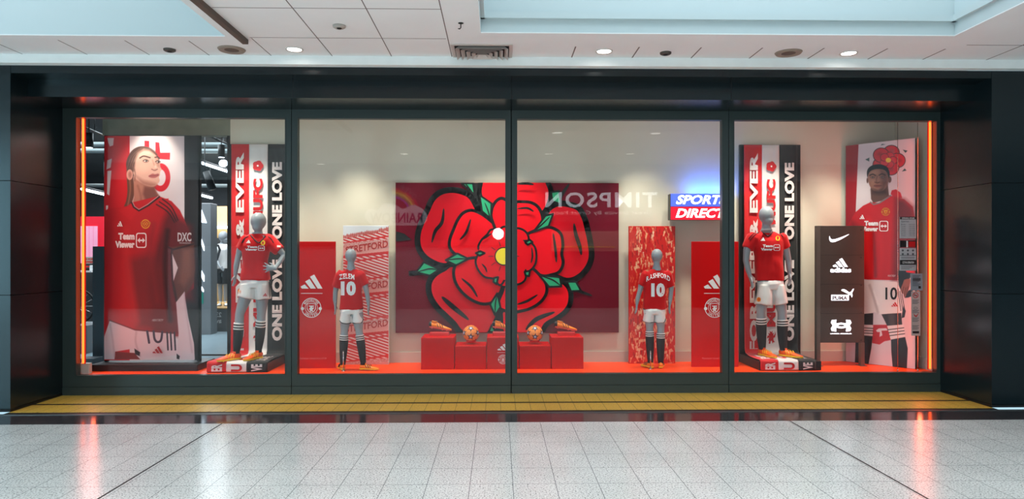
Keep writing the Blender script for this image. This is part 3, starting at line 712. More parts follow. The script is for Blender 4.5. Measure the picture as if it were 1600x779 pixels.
# ------------------------------------------------------------------ standing boards
def board(name, px0, px1, py0, py1, yr, lab, mats=None, th=.04, cat='board', grp=None):
    a, b = P(px0, py0, yr), P(px1, py1, yr); z0 = max(b.z, ZS); t = thing(name, ((a.x+b.x)/2, yr-10, z0), lab, cat, grp)
    mb = MB(); mb.bbox((a.x, yr-10, z0), (b.x, yr-10+th, a.z), .003); mb.build('panel', mats or M_BOARD, t)
    return t, a, b, z0
for px0, px1, lab in ((451, 524, 'tall red board with white stripe logo and crest, left of the rose'), (1081, 1154, 'tall red board with white stripe logo and crest, under the blue and red sign')):
    t, a, b, z0 = board('logo_board', px0, px1, 377, 576, 10.55, lab, grp='red logo boards')
    fn = pxfn(10.548); o = px0 - 451
    mb = MB(); adidas(mb, fn, 469.5+o, 450.5, 504+o, 428.5, 0); mb.build('stripe_logo', M_WHITE, t)
    mb = MB(); mb.flat([(470+o, 457.6), (504+o, 457.6), (504+o, 458.4), (470+o, 458.4)], fn); mb.build('logo_rule', M_WHITE, t)
    mb = MB(); crest(mb, fn, 486.5+o, 480.5, 15.5, .001); mb.build('crest', M_WHITE, t)
    mb = MB(); text(mb, 'Manchester United Store 23-24', fn, 467+o, 560.6, 510+o, 558, 0, 0, .0, sub=0); mb.build('small_print', mat('pale_print', (230, 150, 145), .5), t)

t, a, b, z0 = board('stadium_board', 536, 607.5, 352, 574, 10.9, 'tall board printed with a red stadium stand and repeated STRETFORD lettering', M_WHITE)
def paint_stadium(p):
    p.fill((226, 222, 222)); X, Y = p.X - 536, p.Y
    u = (Y + X*.10 - 380) / 62.0; fr_ = u - np.floor(u); on = (Y + X*.18) > 372
    redc = np.array((200, 34, 36.)); pale = np.array((226, 208, 206.))
    d = (Y - X*.33); st = ((d/4.6) % 1); c = p.c
    k = on & (fr_ > .34); c[k] = np.where((st[k] < .55)[:, None], redc, pale)
    k = on & (fr_ > .30) & (fr_ < .38); c[k] = redc
    d2 = (Y + X*.16); k = on & (np.abs((d2 % 31) - 8) < 1.4); c[k] = (205, 48, 48)
    rs = np.random.RandomState(3)
    k = on & (fr_ <= .10); n = rs.rand(k.sum()); c[k] = np.where((n < .5)[:, None], (190, 90, 84), (222, 190, 186))
    k = on & (fr_ > .10) & (fr_ <= .31); c[k] = (222, 152, 146)
    k = (~on); c[k] = (214, 220, 226)
    for i in range(26): x = 537 + i*2.8; p.ell(x, 371 - (x-536)*.17 - rs.rand()*2, 1.3, 2.2 + rs.rand()*2, (186, 80, 74), .8)
    for yy in (430, 492, 553): p.line([(540, yy - 14), (606, yy + 4)], 1.6, (196, 40, 40))
O = P(536.3, 573.5, 10.898); O.z = z0 + .004
o_, n_ = sheet('stand_picture', O, Vector((b.x-a.x-.008, 0, 0)), Vector((0, 0, a.z-z0-.008)), 150, 460, paint_stadium, t)
def fst(x, y, z): return P(x, y - (x-536)*.16, 10.895)
frl = mat('faded_red_letters', (176, 44, 42), .5)
for yy in (393, 455, 516): mb = MB(); text(mb, 'STRETFORD', fst, 540, yy+4, 606, yy-7, 0, 0, .02); mb.build('stand_lettering', frl, t)

t, a, b, z0 = board('crowd_board', 982.5, 1055, 353, 573, 10.9, 'tall board printed with a red and cream crowd pattern behind the right small mannequin', M_BOARD)
def paint_crowd(p):
    p.fill((206, 22, 16)); rs = np.random.RandomState(5)
    for i in range(430):
        x = 983 + rs.rand()*72; y = 353 + rs.rand()*222; k = rs.rand(); col = ((238, 176, 128), (228, 92, 62), (236, 206, 170), (150, 10, 12))[min(3, int(k*4))]
        h = 1.2 + rs.rand()*1.8; a_ = rs.rand()*.6
        p.ell(x, y, .9+rs.rand()*.7, 1.1+rs.rand()*.6, col, .7, .8)
        p.line([(x, y+1.5), (x+rs.randn()*1.2, y+4+h), ], 1.6, col, .8, .75)
        if k < .5: p.line([(x, y+2), (x+(rs.rand()-.5)*7, y-2-rs.rand()*4)], .9, col, .7, .7)
    for i in range(26):
        x = 984 + rs.rand()*62; y = 356 + rs.rand()*212; p.poly([(x, y), (x+4+rs.rand()*8, y-1-rs.rand()*2), (x+5+rs.rand()*8, y+2), (x+1, y+4)], (240, 196, 150), .8, .75)
O = P(982.8, 572.5, 10.898); O.z = z0 + .004
sheet('crowd_picture', O, Vector((b.x-a.x-.008, 0, 0)), Vector((0, 0, a.z-z0-.008)), 150, 460, paint_crowd, t)

# ------------------------------------------------------------------ SPORTS DIRECT light box
yr = 10.8; x0, x1 = PX(1048, yr), PX(1146, yr); z1_, zm_, z0_ = PZ(302.5, yr, 1090), PZ(322.5, yr, 1090), PZ(343, yr, 1090)
t = thing('light_box_sign', ((x0+x1)/2, .8, z0_), 'lit blue and red SPORTS DIRECT light box sign on the back wall', 'sign')
mb = MB(); mb.box((x0, .82, z0_), (x1, .98, z1_)); mb.box((x0+.1, .98, z0_+.08), (x1-.1, 1.1, z1_-.08)); mb.build('case', M_DKMETAL, t)
mb = MB(); mb.box((x0+.005, .80, zm_+.004), (x1-.005, .82, z1_)); mb.build('blue_panel', mat('sign_blue', (70, 90, 225), .4, emit=(70, 100, 255), es=.9), t)
mb = MB(); mb.box((x0+.005, .80, z0_), (x1-.005, .82, zm_-.004)); mb.build('red_panel', mat('sign_red', (225, 8, 40), .4, emit=(240, 5, 40), es=.65), t)
fn = pxfn(yr-.002); sw = mat('sign_white', (255, 255, 255), .4, emit=(255, 255, 255), es=1.6)
mb = MB(); text(mb, 'SPORTS', fn, 1055.5, 319, 1138, 304.5, 0, 0, .035, shear=.06); text(mb, 'DIRECT', fn, 1055.5, 340, 1135, 325.5, 0, 0, .035, shear=.06); mb.build('lettering', sw, t)
area('sign_blue_glow', ((x0+x1)/2+.2, .95, z1_+.02), (150, 0, 0), .7, .06, 9, (.05, .18, 1))

# ------------------------------------------------------------------ brand totem
yr = 10.6; fn = pxfn(yr-.003); x0, x1 = PX(1276, yr), PX(1350.5, yr); zt_, zb2 = PZ(352.5, yr, 1310), PZ(535, yr, 1310)
t = thing('brand_totem', ((x0+x1)/2, .65, ZS), 'brown grey standing panel with four lit white sports logos, on two legs', 'sign stand')
tm = mat('totem_bronze', (92, 82, 76), .3, metal=.5, var=.06, vscale=5)
mb = MB(); mb.bbox((x0+.055, .60, zb2), (x1, .68, zt_), .004)
for k in range(1, 4): z = zb2 + (zt_-zb2)*k/4; mb.box((x0+.06, .5985, z-.002), (x1-.005, .60, z+.002), 1)
mb.build('panel', [tm, M_BLACK], t)
for xx in (x0, x1-.055):
    mb = MB(); mb.box((xx, .59, ZS+.006), (xx+.055, .67, zt_ if xx == x0 else zb2)); mb.box((xx-.02, .55, ZS), (xx+.075, .72, ZS+.008)); mb.build('leg', mat('totem_leg', (118, 108, 100), .3, metal=.6), t)
for k in range(5):
    for px in (1281.5, 1345.5): mb = MB(); q = fn(px, 359 + k*43, .003); mb.lathe((q.x, q.y, q.z), [(.001, -.004), (.009, -.003), (.009, .003), (.001, .003)], 'Y', 10); mb.build('screw', M_BLACK, t)
LW = mat('lit_logo', (255, 255, 255), .4, emit=(235, 242, 255), es=2.2)
def lf(x, y, z): return fn(1260 + x*90/292, 340 + y*240/779, z)
mb = MB(); mb.flat(catmull([(118, 92), (122, 104), (134, 110), (160, 104), (190, 93), (217, 83), (190, 101), (160, 116), (140, 123), (124, 122), (117, 112), (116, 100)], 4), lf); mb.build('swoosh_logo', LW, t)
mb = MB(); adidas(mb, lf, 133, 249, 210, 204); text(mb, 'adidas', lf, 121, 277, 227, 252, 0, 0, .05); mb.build('stripe_logo', LW, t)
mb = MB(); mb.flat([(126, 390), (215, 390), (215, 419), (126, 419)], lf)
mb.flat(catmull([(178, 364), (190, 362), (202, 367), (216, 377), (226, 374), (234, 362), (241, 360), (236, 372), (231, 382), (234, 392), (230, 404), (226, 394), (220, 389), (210, 400), (214, 388), (200, 380), (188, 374), (179, 370)], 3), lf, .001)
mb.build('leaping_cat_logo', LW, t)
mb = MB(); text(mb, 'PUMA', lf, 132, 417, 208, 396, .002, 0, .05); mb.build('block_lettering', mat('totem_cutout', (110, 104, 104), .4), t)
mb = MB()
for sg in (1, -1):
    w_ = [12, 15, 16, 15, 12]
    yv = lambda v: 546 + sg*v
    mb.flat([(128, yv(-28)), (152, yv(-30)), (150, yv(-12)), (158, yv(-2)), (176, yv(2)), (194, yv(-2)), (202, yv(-12)), (200, yv(-30)), (222, yv(-28)), (228, yv(-14)), (216, yv(4)), (200, yv(11)), (176, yv(15)), (152, yv(11)), (136, yv(4)), (124, yv(-14))], lf, .001*sg + .002)
text(mb, 'UNDER ARMOUR', lf, 121, 590, 230, 584, 0, 0, .03)
mb.build('crossed_arc_logo', LW, t)
mb = MB(); mb.flat(circle(176, 546, 16, 16, 5), lf, .005); mb.build('logo_eye', tm, t)

# ------------------------------------------------------------------ scarf banners on their platforms
clothm = dict(rough=.8, bump=.25, bscale=260, sheen=.2)
B_RED, B_WHT, B_BLK = mat('scarf_red', (204, 10, 20), **clothm), mat('scarf_white', (226, 220, 218), **clothm), mat('scarf_black', (20, 24, 26), **clothm)
L_WHT, L_RED = mat('scarf_letter_white', (226, 216, 214), .8), mat('scarf_letter_red', (190, 14, 24), .8)
PT = ZS + .14
def scarf_banner(pxs, pytop, xa, xb, side, lab, plab, covx, backpx):
    # pxs: four stripe borders at the hanging part (photo px at yr 10.98)
    yv = 10.98; xs = [PX(p, yv) for p in pxs]; ztop = PZ(pytop, yv, pxs[0])
    tp = thing('mannequin_platform', ((xa+xb)/2, .6, ZS), plab, 'platform', 'black mannequin platforms')
    mb = MB(); mb.bbox((xa, .2, ZS), (xb, 1.03, PT), .006); mb.build('base', M_DKMETAL, tp)
    bx0, bx1 = PX(backpx[0], 11.04), PX(backpx[1], 11.04)
    mb = MB(); mb.box((bx0, 1.035, ZS), (bx1, 1.075, ztop+.01)); mb.build('back_board', mat('board_black', (18, 19, 20), .45), tp)
    t = thing('scarf_banner', ((xs[0]+xs[3])/2, .9, PT), lab, 'banner', 'long scarf banners')
    prof = [(1.0, ztop), (1.0, 3.0), (.995, 2.2), (.99, 1.4), (.985, .9), (.975, PT+.08), (.94, PT+.022), (.88, PT+.012), (.6, PT+.010), (.35, PT+.010), (.215, PT+.010), (.188, PT-.004), (.184, PT-.05), (.182, ZS+.012)]
    fx = [xa + (xb-xa)*c for c in covx]
    # fine profile
    fp = []
    for i in range(len(prof)-1):
        n = 8 if i < 5 else 3
        for j in range(n): k = j/n; fp.append((prof[i][0]*(1-k)+prof[i+1][0]*k, prof[i][1]*(1-k)+prof[i+1][1]*k))
    fp.append(prof[-1])
    def at_(u, y, z):
        g = min(1, max(0, (.93 - y)/.3)); g = g*g*(3-2*g)
        lo = xs[0] + (fx[0]-xs[0])*g; hi = xs[3] + (fx[3]-xs[3])*g
        i = min(2, int(u)); f = u - i
        xh = xs[i] + (xs[i+1]-xs[i])*f; xf = fx[i] + (fx[i+1]-fx[i])*f
        wv = .006*math.sin(u*5 + z*3) + .004*math.sin(u*11+1) if y > .95 else 0
        wf = .004*math.sin(u*7 + y*9)+.004 if y < .95 and y > .2 else 0
        return Vector((xh + (xf-xh)*g, y - abs(wv) - (0.0), z + wf))
    for i, (nm, m) in enumerate((('red_band', B_RED), ('white_band', B_WHT), ('black_band', B_BLK))):
        mb = MB(); n = 13; rows = [[at_(i + j/(n-1), y, z) for j in range(n)] for y, z in fp]; v = [p for r in rows for p in r]
        f = [(r*n+j, r*n+j+1, (r+1)*n+j+1, (r+1)*n+j) for r in range(len(rows)-1) for j in range(n-1)]
        mb.add(v, f, 0, True); o = mb.build(nm, m, t)
        sol = o.modifiers.new('thickness', 'SOLIDIFY'); sol.thickness = .006*S; sol.offset = -1
    # lettering on the hanging part (u, z) and on the platform top (u, y)
    yof = lambda py: PZ(py, 10.98, pxs[1])
    hang = lambda u, z, q: at_(u, .985, z) + Vector((0, -.016, 0))
    top = lambda u, y, q: at_(u, y, PT+.018)
    front = lambda u, z, q: at_(u, .18, z) + Vector((0, -.012, 0))
    def lett(nm, m, *a_, **k_): mb = MB(); text(mb, *a_, **k_); mb.build(nm, m, t)
    lett('white_lettering', L_WHT, 'FOREVER & EVER', hang, .28, yof(551), .74, yof(pytop+13), 0, 0, .04, rot=90, sub=1)
    lett('red_lettering', L_RED, 'MUFC', hang, 1.24, yof(pytop+124), 1.76, yof(pytop+54), 0, 0, .05, rot=90, sub=1)
    lett('red_lettering', L_RED, 'MUFC', hang, 1.24, yof(510), 1.76, yof(430), 0, 0, .05, rot=90, sub=1)
    mb = MB(); devil(mb, hang, 1.5, yof(526), .62, -(yof(515)-yof(536))); mb.build('devil_emblem', L_RED, t)
    lett('white_lettering', L_WHT, 'ONE LOVE', hang, 2.26, yof(pytop+148), 2.8, yof(pytop+28), 0, 0, .05, rot=90, sub=1)
    lett('white_lettering', L_WHT, 'ONE LOVE', hang, 2.26, yof(532), 2.8, yof(pytop+180), 0, 0, .05, rot=90, sub=1)
    mb = MB(); mb.flat([(1.5 + .30*r_*math.cos(a_), yof(pytop+34) + .085*r_*math.sin(a_)) for a_, r_ in [(2*math.pi*i/40, 1 - .14*abs(math.sin(2.5*2*math.pi*i/40))**3) for i in range(40)]], hang)
    mb.flat([(1.5 + .05*math.cos(a_), yof(pytop+34) + .015*math.sin(a_)) for a_ in [2*math.pi*i/12 for i in range(12)]], lambda u, z, q: hang(u, z, q) + Vector((0, -.004, 0)), 0, 1); mb.build('rose_emblem', [L_RED, L_WHT], t)
    for (m_, s1, s2, u0) in ((L_WHT, 'EVER', 'ER', 0), (L_RED, 'C', 'U', 1), (L_WHT, 'LOVE', 'VE', 2)):
        lett('top_lettering', m_, s1, top, u0+.3, .32, u0+.76, .72, 0, 0, .04, rot=90, sub=1)
        lett('front_lettering', m_, s2, front, u0+.25, ZS+.02, u0+.8, PT-.015, 0, 0, .04, rot=90)
XA, XB = PX(323, 10.2), PX(418, 10.2)
scarf_banner((361, 389, 418, 447), 225, XA, XB, -1, 'red white and black scarf banner behind the mannequin with hand on hip', 'black platform of the mannequin with a hand on its hip, left end of the window', (0.01, .33, .66, .99), (360, 448))
XA, XB = PX(1186.5, 10.2), PX(1283.5, 10.2)
scarf_banner((1163, 1191, 1218, 1246), 226, XA, XB, 1, 'red white and black scarf banner behind the mannequin beside the brown totem', 'black platform beside the brown totem', (0.01, .30, .62, .90), (1155.5, 1250.5))
# ------------------------------------------------------------------ mannequins in football kit
M_SKIN = mat('mannequin_grey', (150, 158, 164), .42, spec=.4)
M_SHIRT = mat('shirt_red', (200, 6, 14), .7, spec=.2, bump=.12, bscale=160, sheen=.15)
M_SHIRTD = mat('shirt_trim', (46, 20, 26), .6)
M_SHORT = mat('shorts_white', (232, 228, 226), .7, bump=.1, bscale=160)
M_SOCK = mat('sock_black', (22, 24, 28), .8); M_SOCKW = mat('sock_white', (230, 228, 226), .8)
M_BOOTR = mat('boot_red_orange', (246, 92, 20), .35, bump=.1); M_BOOTY = mat('boot_yellow', (250, 196, 40), .4)
M_TEE = mat('tee_white', (236, 238, 238), .8, bump=.1, bscale=120)

def remesh(mb, voxel, smooth, name, mats, parent, wrinkle=0, wscale=(7, 7, 3), seed=0):
    me = bpy.data.meshes.new('tmp'); me.from_pydata(mb.v, [], mb.f); o = bpy.data.objects.new('tmp', me); C.objects.link(o)
    r = o.modifiers.new('r', 'REMESH'); r.mode = 'VOXEL'; r.voxel_size = voxel
    if smooth: s_ = o.modifiers.new('s', 'SMOOTH'); s_.iterations = smooth; s_.factor = .5
    bpy.context.view_layer.update()
    m2 = bpy.data.meshes.new_from_object(o.evaluated_get(bpy.context.evaluated_depsgraph_get()))
    out = MB(); out.v = [v.co.copy() for v in m2.vertices]; out.f = [list(p.vertices) for p in m2.polygons]
    if wrinkle:
        for i, v in enumerate(m2.vertices):
            q = Vector((v.co.x*wscale[0], v.co.y*wscale[1], v.co.z*wscale[2])) + Vector((seed*7.3, seed, 0))
            out.v[i] = out.v[i] + v.normal*(noise.noise(q)*wrinkle + noise.noise(q*2.3)*wrinkle*.45)
    out.m = [0]*len(out.f); out.sm = [True]*len(out.f)
    bpy.data.objects.remove(o); bpy.data.meshes.remove(me); bpy.data.meshes.remove(m2)
    ob = out.build(name, mats, parent); return ob, out
def onto(mbs, yr, lift=.004):               # maps photo points onto a garment surface, seen from the front
    trees = [BVHTree.FromPolygons(m.v, m.f) for m in mbs]
    def fn(x, y, z):
        d = ray(x, y).normalized(); best = None
        for t_ in trees:
            h = t_.ray_cast(CAM, d)
            if h[0] is not None and (best is None or h[3] < best): best = h[3]
        if best is None: return P(x, y, yr) - d*.12
        return CAM + d*(best - lift - z)
    fn.ok = lambda x, y: any(t_.ray_cast(CAM, ray(x, y).normalized())[0] is not None for t_ in trees)
    return fn
def hand(mb, w, d, s, k, curl=.35, spread=.0):
    w, d, s = Vector(w), Vector(d).normalized(), Vector(s).normalized(); s = (s - d*s.dot(d)).normalized(); n = d.cross(s)
    mb.limb([w - d*.03*k, w + d*.02*k, w + d*.06*k, w + d*.10*k], [(.028*k, .03*k), (.022*k, .036*k), (.02*k, .046*k), (.016*k, .044*k)], 12, up=n)
    for i, (o_, L) in enumerate(((.034, .088), (.012, .098), (-.011, .092), (-.033, .072))):
        p = w + d*.09*k + s*o_*k; dd = (d + s*o_*(4+spread*12)).normalized(); pts = [p]
        for j in range(3):
            dd = (dd + n*curl*.55).normalized(); p = p + dd*L*k*(.42, .32, .26)[j]; pts.append(p)
        mb.limb(pts, [.0125*k, .012*k, .011*k, .009*k], 8)
    p = w + d*.03*k + s*.034*k; q = p + (d*.55 + s*.75 + n*.25).normalized()*.045*k; r = q + (d*.9 + s*.25 + n*.3).normalized()*.042*k
    mb.limb([p - s*.015*k, p, q, r], [.016*k, .015*k, .013*k, .010*k], 8)
def kit_mannequin(sp):
    yr = sp['yr']; k = sp['k']; fz = sp['floor']; J = lambda p: P(p[0], p[1], p[2] if len(p) > 2 else yr)
    hc = J(sp['head']); t = thing('mannequin', (hc.x, yr-10, fz), sp['label'], 'mannequin', sp.get('group'))
    b = MB(); neck = J(sp['neck']); hr = sp['hr']; f = sp.get('face', -1)
    b.sphere(hc + Vector((0, 0, .015*k)), (hr, hr*1.15, hr*1.2), n=20); b.sphere(hc + Vector((sp.get('turn', 0)*hr*.3, f*hr*.3, -hr*.62)), (hr*.72, hr*.8, hr*.72), n=16)
    b.limb([hc - Vector((0, 0, hr*.6)), (hc+neck)/2 - Vector((0, 0, hr*.3)), neck, neck - Vector((0, 0, .07*k))], [.068*k, .062*k, .075*k, .10*k])
    rows = sp['rows']
    pts = []; rr = []
    for (py, l, r, dp) in rows[::-1]:
        pts.append(P((l+r)/2, py, yr)); hw = (P(r, py, yr) - P(l, py, yr)).x/2; rr.append((dp-.022, hw-.022))
    pel = (J(sp['legs'][0][0]) + J(sp['legs'][1][0]))/2
    pts.append(pel); rr.append((.10*k, .15*k)); b.limb(pts, rr, 16, up=(0, 1, 0))
    for a_, sl in zip(sp['arms'], sp['arm_side']):
        q = [J(p) for p in a_]; b.limb(q, [.066*k, .058*k, .046*k, .044*k, .030*k][:len(q)], 14)
        h = sp['hands'][sp['arms'].index(a_)]; hand(b, q[-1], J(h[0]) - q[-1], h[1], k*1.05, h[2], h[3] if len(h) > 3 else 0)
    for L in sp['legs']:
        q = [J(p) for p in L]; q = [q[0], q[0]*.5+q[1]*.5, q[1], q[1]*.62+q[2]*.38 + Vector((0, .012*k, 0)), q[2]]
        b.limb(q, [.115*k, .100*k, .070*k, .072*k, .044*k], 16)
        b.sphere(q[4], .046*k, n=12, k=8)
    remesh(b, .0085, 4, 'body', M_SKIN, t)
    # shirt
    s_ = MB(); rings = []
    for (py, l, r, dp) in rows:
        a_, c_ = P(l, py, yr), P(r, py, yr); cx = (a_+c_)/2; hw = (c_-a_).x/2
        ring = []
        for i in range(28):
            th = 2*math.pi*i/28; co, si = math.cos(th), math.sin(th); e = .82
            ring.append(cx + Vector((hw*math.copysign(abs(co)**e, co), dp*math.copysign(abs(si)**e, si), 0)))
        rings.append(ring)
    s_.loft(rings)
    for q, rad in sp['sleeves']:
        q = [J(p) for p in q]; s_.limb([q[0] + (q[0]-q[1])*.35, q[0], q[0]*.5+q[1]*.5, q[1]], [rad[0]*.7, rad[0], (rad[0]+rad[1])/2, rad[1]], 18)
    so, sm = remesh(s_, .010, 5, 'shirt', sp.get('shirt_mat', M_SHIRT), t, wrinkle=.014*k, seed=sp.get('seed', 1))
    # shorts
    h_ = MB(); py, l, r, dp = sp['waist']; a_, c_ = P(l, py, yr), P(r, py, yr); cx = (a_+c_)/2; hw = (c_-a_).x/2
    pcx = pel
    h_.limb([cx, cx*.5+pcx*.5, pcx + Vector((0, 0, -.02))], [(dp, hw), (dp*1.12, hw*1.06), (dp*1.05, hw*1.02)], 24, up=(0, 1, 0))
    for (py, l, r, yy), L in zip(sp['hems'], sp['legs']):
        top = J(L[0]); bt = P((l+r)/2, py, yy); hw2 = (P(r, py, yy)-P(l, py, yy)).x/2
        h_.limb([top + Vector((0, 0, .03)), top*.5+bt*.5, bt], [(dp*1.05, hw2*.92), (dp*1.05, hw2*.97), (dp*1.02, hw2)], 20, up=(0, 1, 0))
    ho, hm = remesh(h_, .010, 4, 'shorts', sp.get('shorts_mat', M_SHORT), t, wrinkle=.016*k, seed=sp.get('seed', 1)+5)
    # socks and boots
    for L, (top, band), (ang, bm) in zip(sp['legs'], sp['socks'], sp['boots']):
        ank = J(L[2]); kn = J(L[1]); tp = P(L[1][0]*(1-top[1]) + L[2][0]*top[1], top[0], (L[1][2] if len(L[1]) > 2 else yr))
        u = (ank - tp); n = 14; pt = [tp + u*(i/n) for i in range(n+1)]
        def rad(i):
            x = i/n; return (.078 + .008*math.sin(min(1, x*2)*math.pi) - .028*max(0, x-.25)/.75)*k
        for i in range(n+1): pt[i] = pt[i] + Vector((0, .012*k*math.sin(math.pi*i/n), 0))
        sock = MB()
        nb = band
        segs = 5 if nb else 0
        if nb:
            bu = u.normalized(); bl = sp['bandh']
            for i in range(5):
                p0 = tp + bu*bl*i/5; p1 = tp + bu*bl*(i+1)/5; sock.limb([p0, p1], [.080*k, .081*k], 18, (1, 0, 1, 0, 1)[i], cap=i in (0, 4))
            s0 = bl/u.length
        else: s0 = 0
        js = [x/12 for x in range(13)]; q = [tp + u*(s0 + (1-s0)*x) + Vector((0, .012*k*math.sin(math.pi*(s0+(1-s0)*x)), 0)) for x in js]
        sock.limb(q, [(.082 + .006*math.sin(x*math.pi) - .030*x)*k for x in js], 18, 0)
        if 'nosock' not in sp: sock.build('sock', [M_SOCK, M_SOCKW], t)
        d = Vector((math.cos(ang), math.sin(ang), 0)); bk = sp['bootk']; org = Vector((ank.x, ank.y, fz+.003)) + d*.10*bk
        up, so2, de = boot_mesh(org, ang, bk); bo = up.build('boot', bm, t); so2.build('sole', M_BOOTY if bm is not M_TEE else M_SKIN, bo); de.build('stripes', sp.get('stripe_mat', M_BOOTY), bo)
        if sp.get('fix_ankle', True) and 'nosock' not in sp:
            a2 = MB(); a2.limb([ank + Vector((0, 0, .02)), Vector((ank.x, ank.y, fz + .085*bk))], [.053*k, .05*k], 14); a2.build('sock_foot', M_SOCK, t)
    return t, so, sm, ho, hm
R_ = math.radians
def collar(t, sm, pts, m=M_SHIRTD, r=.010, closed=False, lift=.0):
    mb = MB(); fn = onto([sm], 10.5, .002); q = [fn(x, y, 0) for x, y in catmull(pts, 4, False) if fn.ok(x, y)]; mb.limb(q, r, 8); mb.build('collar', m, t)
def kitprint_front(t, so, sm, ho, hm, L):
    yr = 10.5; fn = onto([sm], yr); mb = MB(); x0, y0, x1, y1 = L['tv']; teamviewer(mb, fn, x0, y0, x1, y1, 0, 0, .05, sub=1); mb.build('sponsor_print', M_WHITE, so)
    mb = MB(); x0, y0, x1, y1 = L['ad']; adidas(mb, fn, x0, y0, x1, y1); mb.build('stripe_logo', M_WHITE, so)
    mb = MB(); cx, cy, r = L['cr']; mb.flat(circle(cx, cy, r, 16, r*1.15), fn, 0, 0); devil(mb, fn, cx, cy, r*1.3, r*1.5, .002, 1); mb.build('club_badge', [M_YELLOW, M_RED], so)
    gn = onto([hm], yr)
    mb = MB(); cx, cy, r = L['sc']; mb.flat(circle(cx, cy, r, 14, r*1.1), gn, 0, 0); mb.flat(circle(cx, cy, r*.55, 12), gn, .002, 1); mb.flat(circle(cx, cy, r*.25, 10), gn, .004, 0); mb.build('shorts_badge', [mat('badge_orange', (236, 150, 30), .5), M_RED], ho)
    if 'sa' in L: mb = MB(); adidas(mb, gn, *L['sa']); mb.build('shorts_logo', M_RED, ho)
    if 'side' in L: mb = MB(); mb.flat(L['side'], gn, .0); mb.build('side_stripe', mat('side_grey', (96, 84, 82), .7), ho)
    for ln_ in L['shoulder']: mb = MB(); mb.limb([fn(x, y, 0) for x, y in catmull(ln_, 4, False) if fn.ok(x, y)], .006, 6); mb.build('shoulder_stripe', M_SHIRTD, so)
# left front mannequin, hand on hip
yr = 10.45
T1 = kit_mannequin(dict(yr=yr, k=.93, floor=PT+.012, label='grey mannequin with one hand on its hip in red shirt and white shorts', head=(403.7, 346.5), hr=.112, neck=(403.7, 366), seed=1, turn=0,
    rows=[(437, 376, 423, .13), (425, 377, 421, .125), (408, 380, 418, .115), (395, 378.5, 420, .13), (384, 377, 424, .14), (375, 378.5, 424, .125), (369, 384, 419, .095), (365, 391, 414, .075)],
    arms=[[(383, 374), (375.5, 390), (371.5, 403), (369, 416), (367.5, 429)], [(421, 374), (435.5, 389), (444, 398, yr+.03), (437.5, 408, yr-.05), (430, 419, yr-.13)]], arm_side=(0, 1),
    hands=[((366, 452, yr), (0, -1, 0), .25), ((408, 418, yr-.17), (0, 0, 1), .04, 1.2)],
    sleeves=[([(385, 375), (376, 390)], (.10, .088)), ([(419, 375), (436.5, 391.5)], (.10, .09))],
    legs=[[(389, 447), (374.5, 490, yr-.05), (369.5, 549, yr-.06)], [(410, 447), (408.5, 490, yr), (404, 546, yr+.05)]], waist=(435, 379, 420, .125), hems=[(465, 371, 398.5, yr-.02), (467, 400, 423, yr)],
    socks=[((504, .25), True), ((500, .2), True)], bandh=.10, boots=[(R_(-128), M_BOOTR), (R_(-112), M_BOOTR)], bootk=1.22))
kitprint_front(*T1, dict(tv=(383, 391.5, 413.5, 383.5), ad=(384.5, 379.5, 391.5, 374.5), cr=(410.8, 379, 3.6), sc=(374, 455, 2.6), sa=(410.5, 462.5, 417.5, 457.5), shoulder=[[(386, 370), (381, 373), (377, 380)], [(388, 369), (383, 371.5), (379, 379)], [(419, 369), (424, 373), (427.5, 379)]],
    side=[(419.5, 440), (421, 440), (423.5, 466), (421.5, 466)]))
collar(T1[0], T1[2], [(391.5, 367), (394, 370), (399, 375.5), (404.5, 379), (410, 374), (415, 368.5)], r=.009)
mb = MB(); fn = onto([T1[2]], 10.45, .001); mb.flat([(393.5, 368), (396, 371.5), (404.5, 378), (412, 370), (413, 367.5), (404, 366)], fn); mb.build('neckline', M_SKIN, T1[0])
mb = MB(); fn = onto([T1[2]], 10.45); text(mb, 'DXC', fn, 433, 386, 439, 383, 0, 0, .05); mb.build('sleeve_print', M_WHITE, T1[1])
# right front mannequin, arms down
yr = 10.62
T4 = kit_mannequin(dict(yr=yr, k=1.0, floor=PT+.012, label='grey mannequin with arms down in red shirt and white shorts beside brown totem', head=(1197.3, 337), hr=.112, neck=(1197.6, 356), seed=2, turn=.35,
    rows=[(438, 1180.5, 1224, .135), (425, 1180.5, 1223, .135), (400, 1180, 1222.5, .13), (386, 1177, 1223.5, .145), (376, 1175.5, 1225, .135), (367, 1180, 1218, .105), (361, 1188, 1209, .08)],
    arms=[[(1174, 370), (1167, 390), (1165.5, 407), (1168.5, 420), (1172, 432)], [(1221, 370), (1228, 390), (1231.5, 404), (1233, 417), (1234, 428)]], arm_side=(0, 1),
    hands=[((1178, 452, yr-.04), (0, -1, 0), .25), ((1235, 452, yr-.04), (0, -1, 0), .3)],
    sleeves=[([(1177, 371), (1168, 388)], (.105, .090)), ([(1220, 371), (1227.5, 387)], (.10, .082))],
    legs=[[(1194, 449), (1189, 487, yr-.03), (1191, 544, yr+.03)], [(1214, 449), (1222, 487, yr-.04), (1224, 546, yr-.05)]], waist=(437, 1182, 1223, .13), hems=[(476, 1179, 1206, yr-.02), (475, 1207.5, 1230.5, yr-.02)],
    socks=[((496, .15), True), ((499, .2), True)], bandh=.095, boots=[(R_(-72), M_BOOTR), (R_(-52), M_BOOTR)], bootk=1.24))
kitprint_front(*T4, dict(tv=(1189, 391.5, 1218.8, 381.5), ad=(1188.5, 376, 1195.5, 370.5), cr=(1215.2, 372, 3.4), sc=(1185.5, 467.5, 3.3), side=[(1180, 441), (1183, 441), (1181.5, 470), (1178.8, 470)], shoulder=[[(1186, 360), (1177, 365), (1169.5, 373)], [(1187, 362), (1179, 367), (1171.5, 375)], [(1210, 360), (1218, 364), (1224, 370)]]))
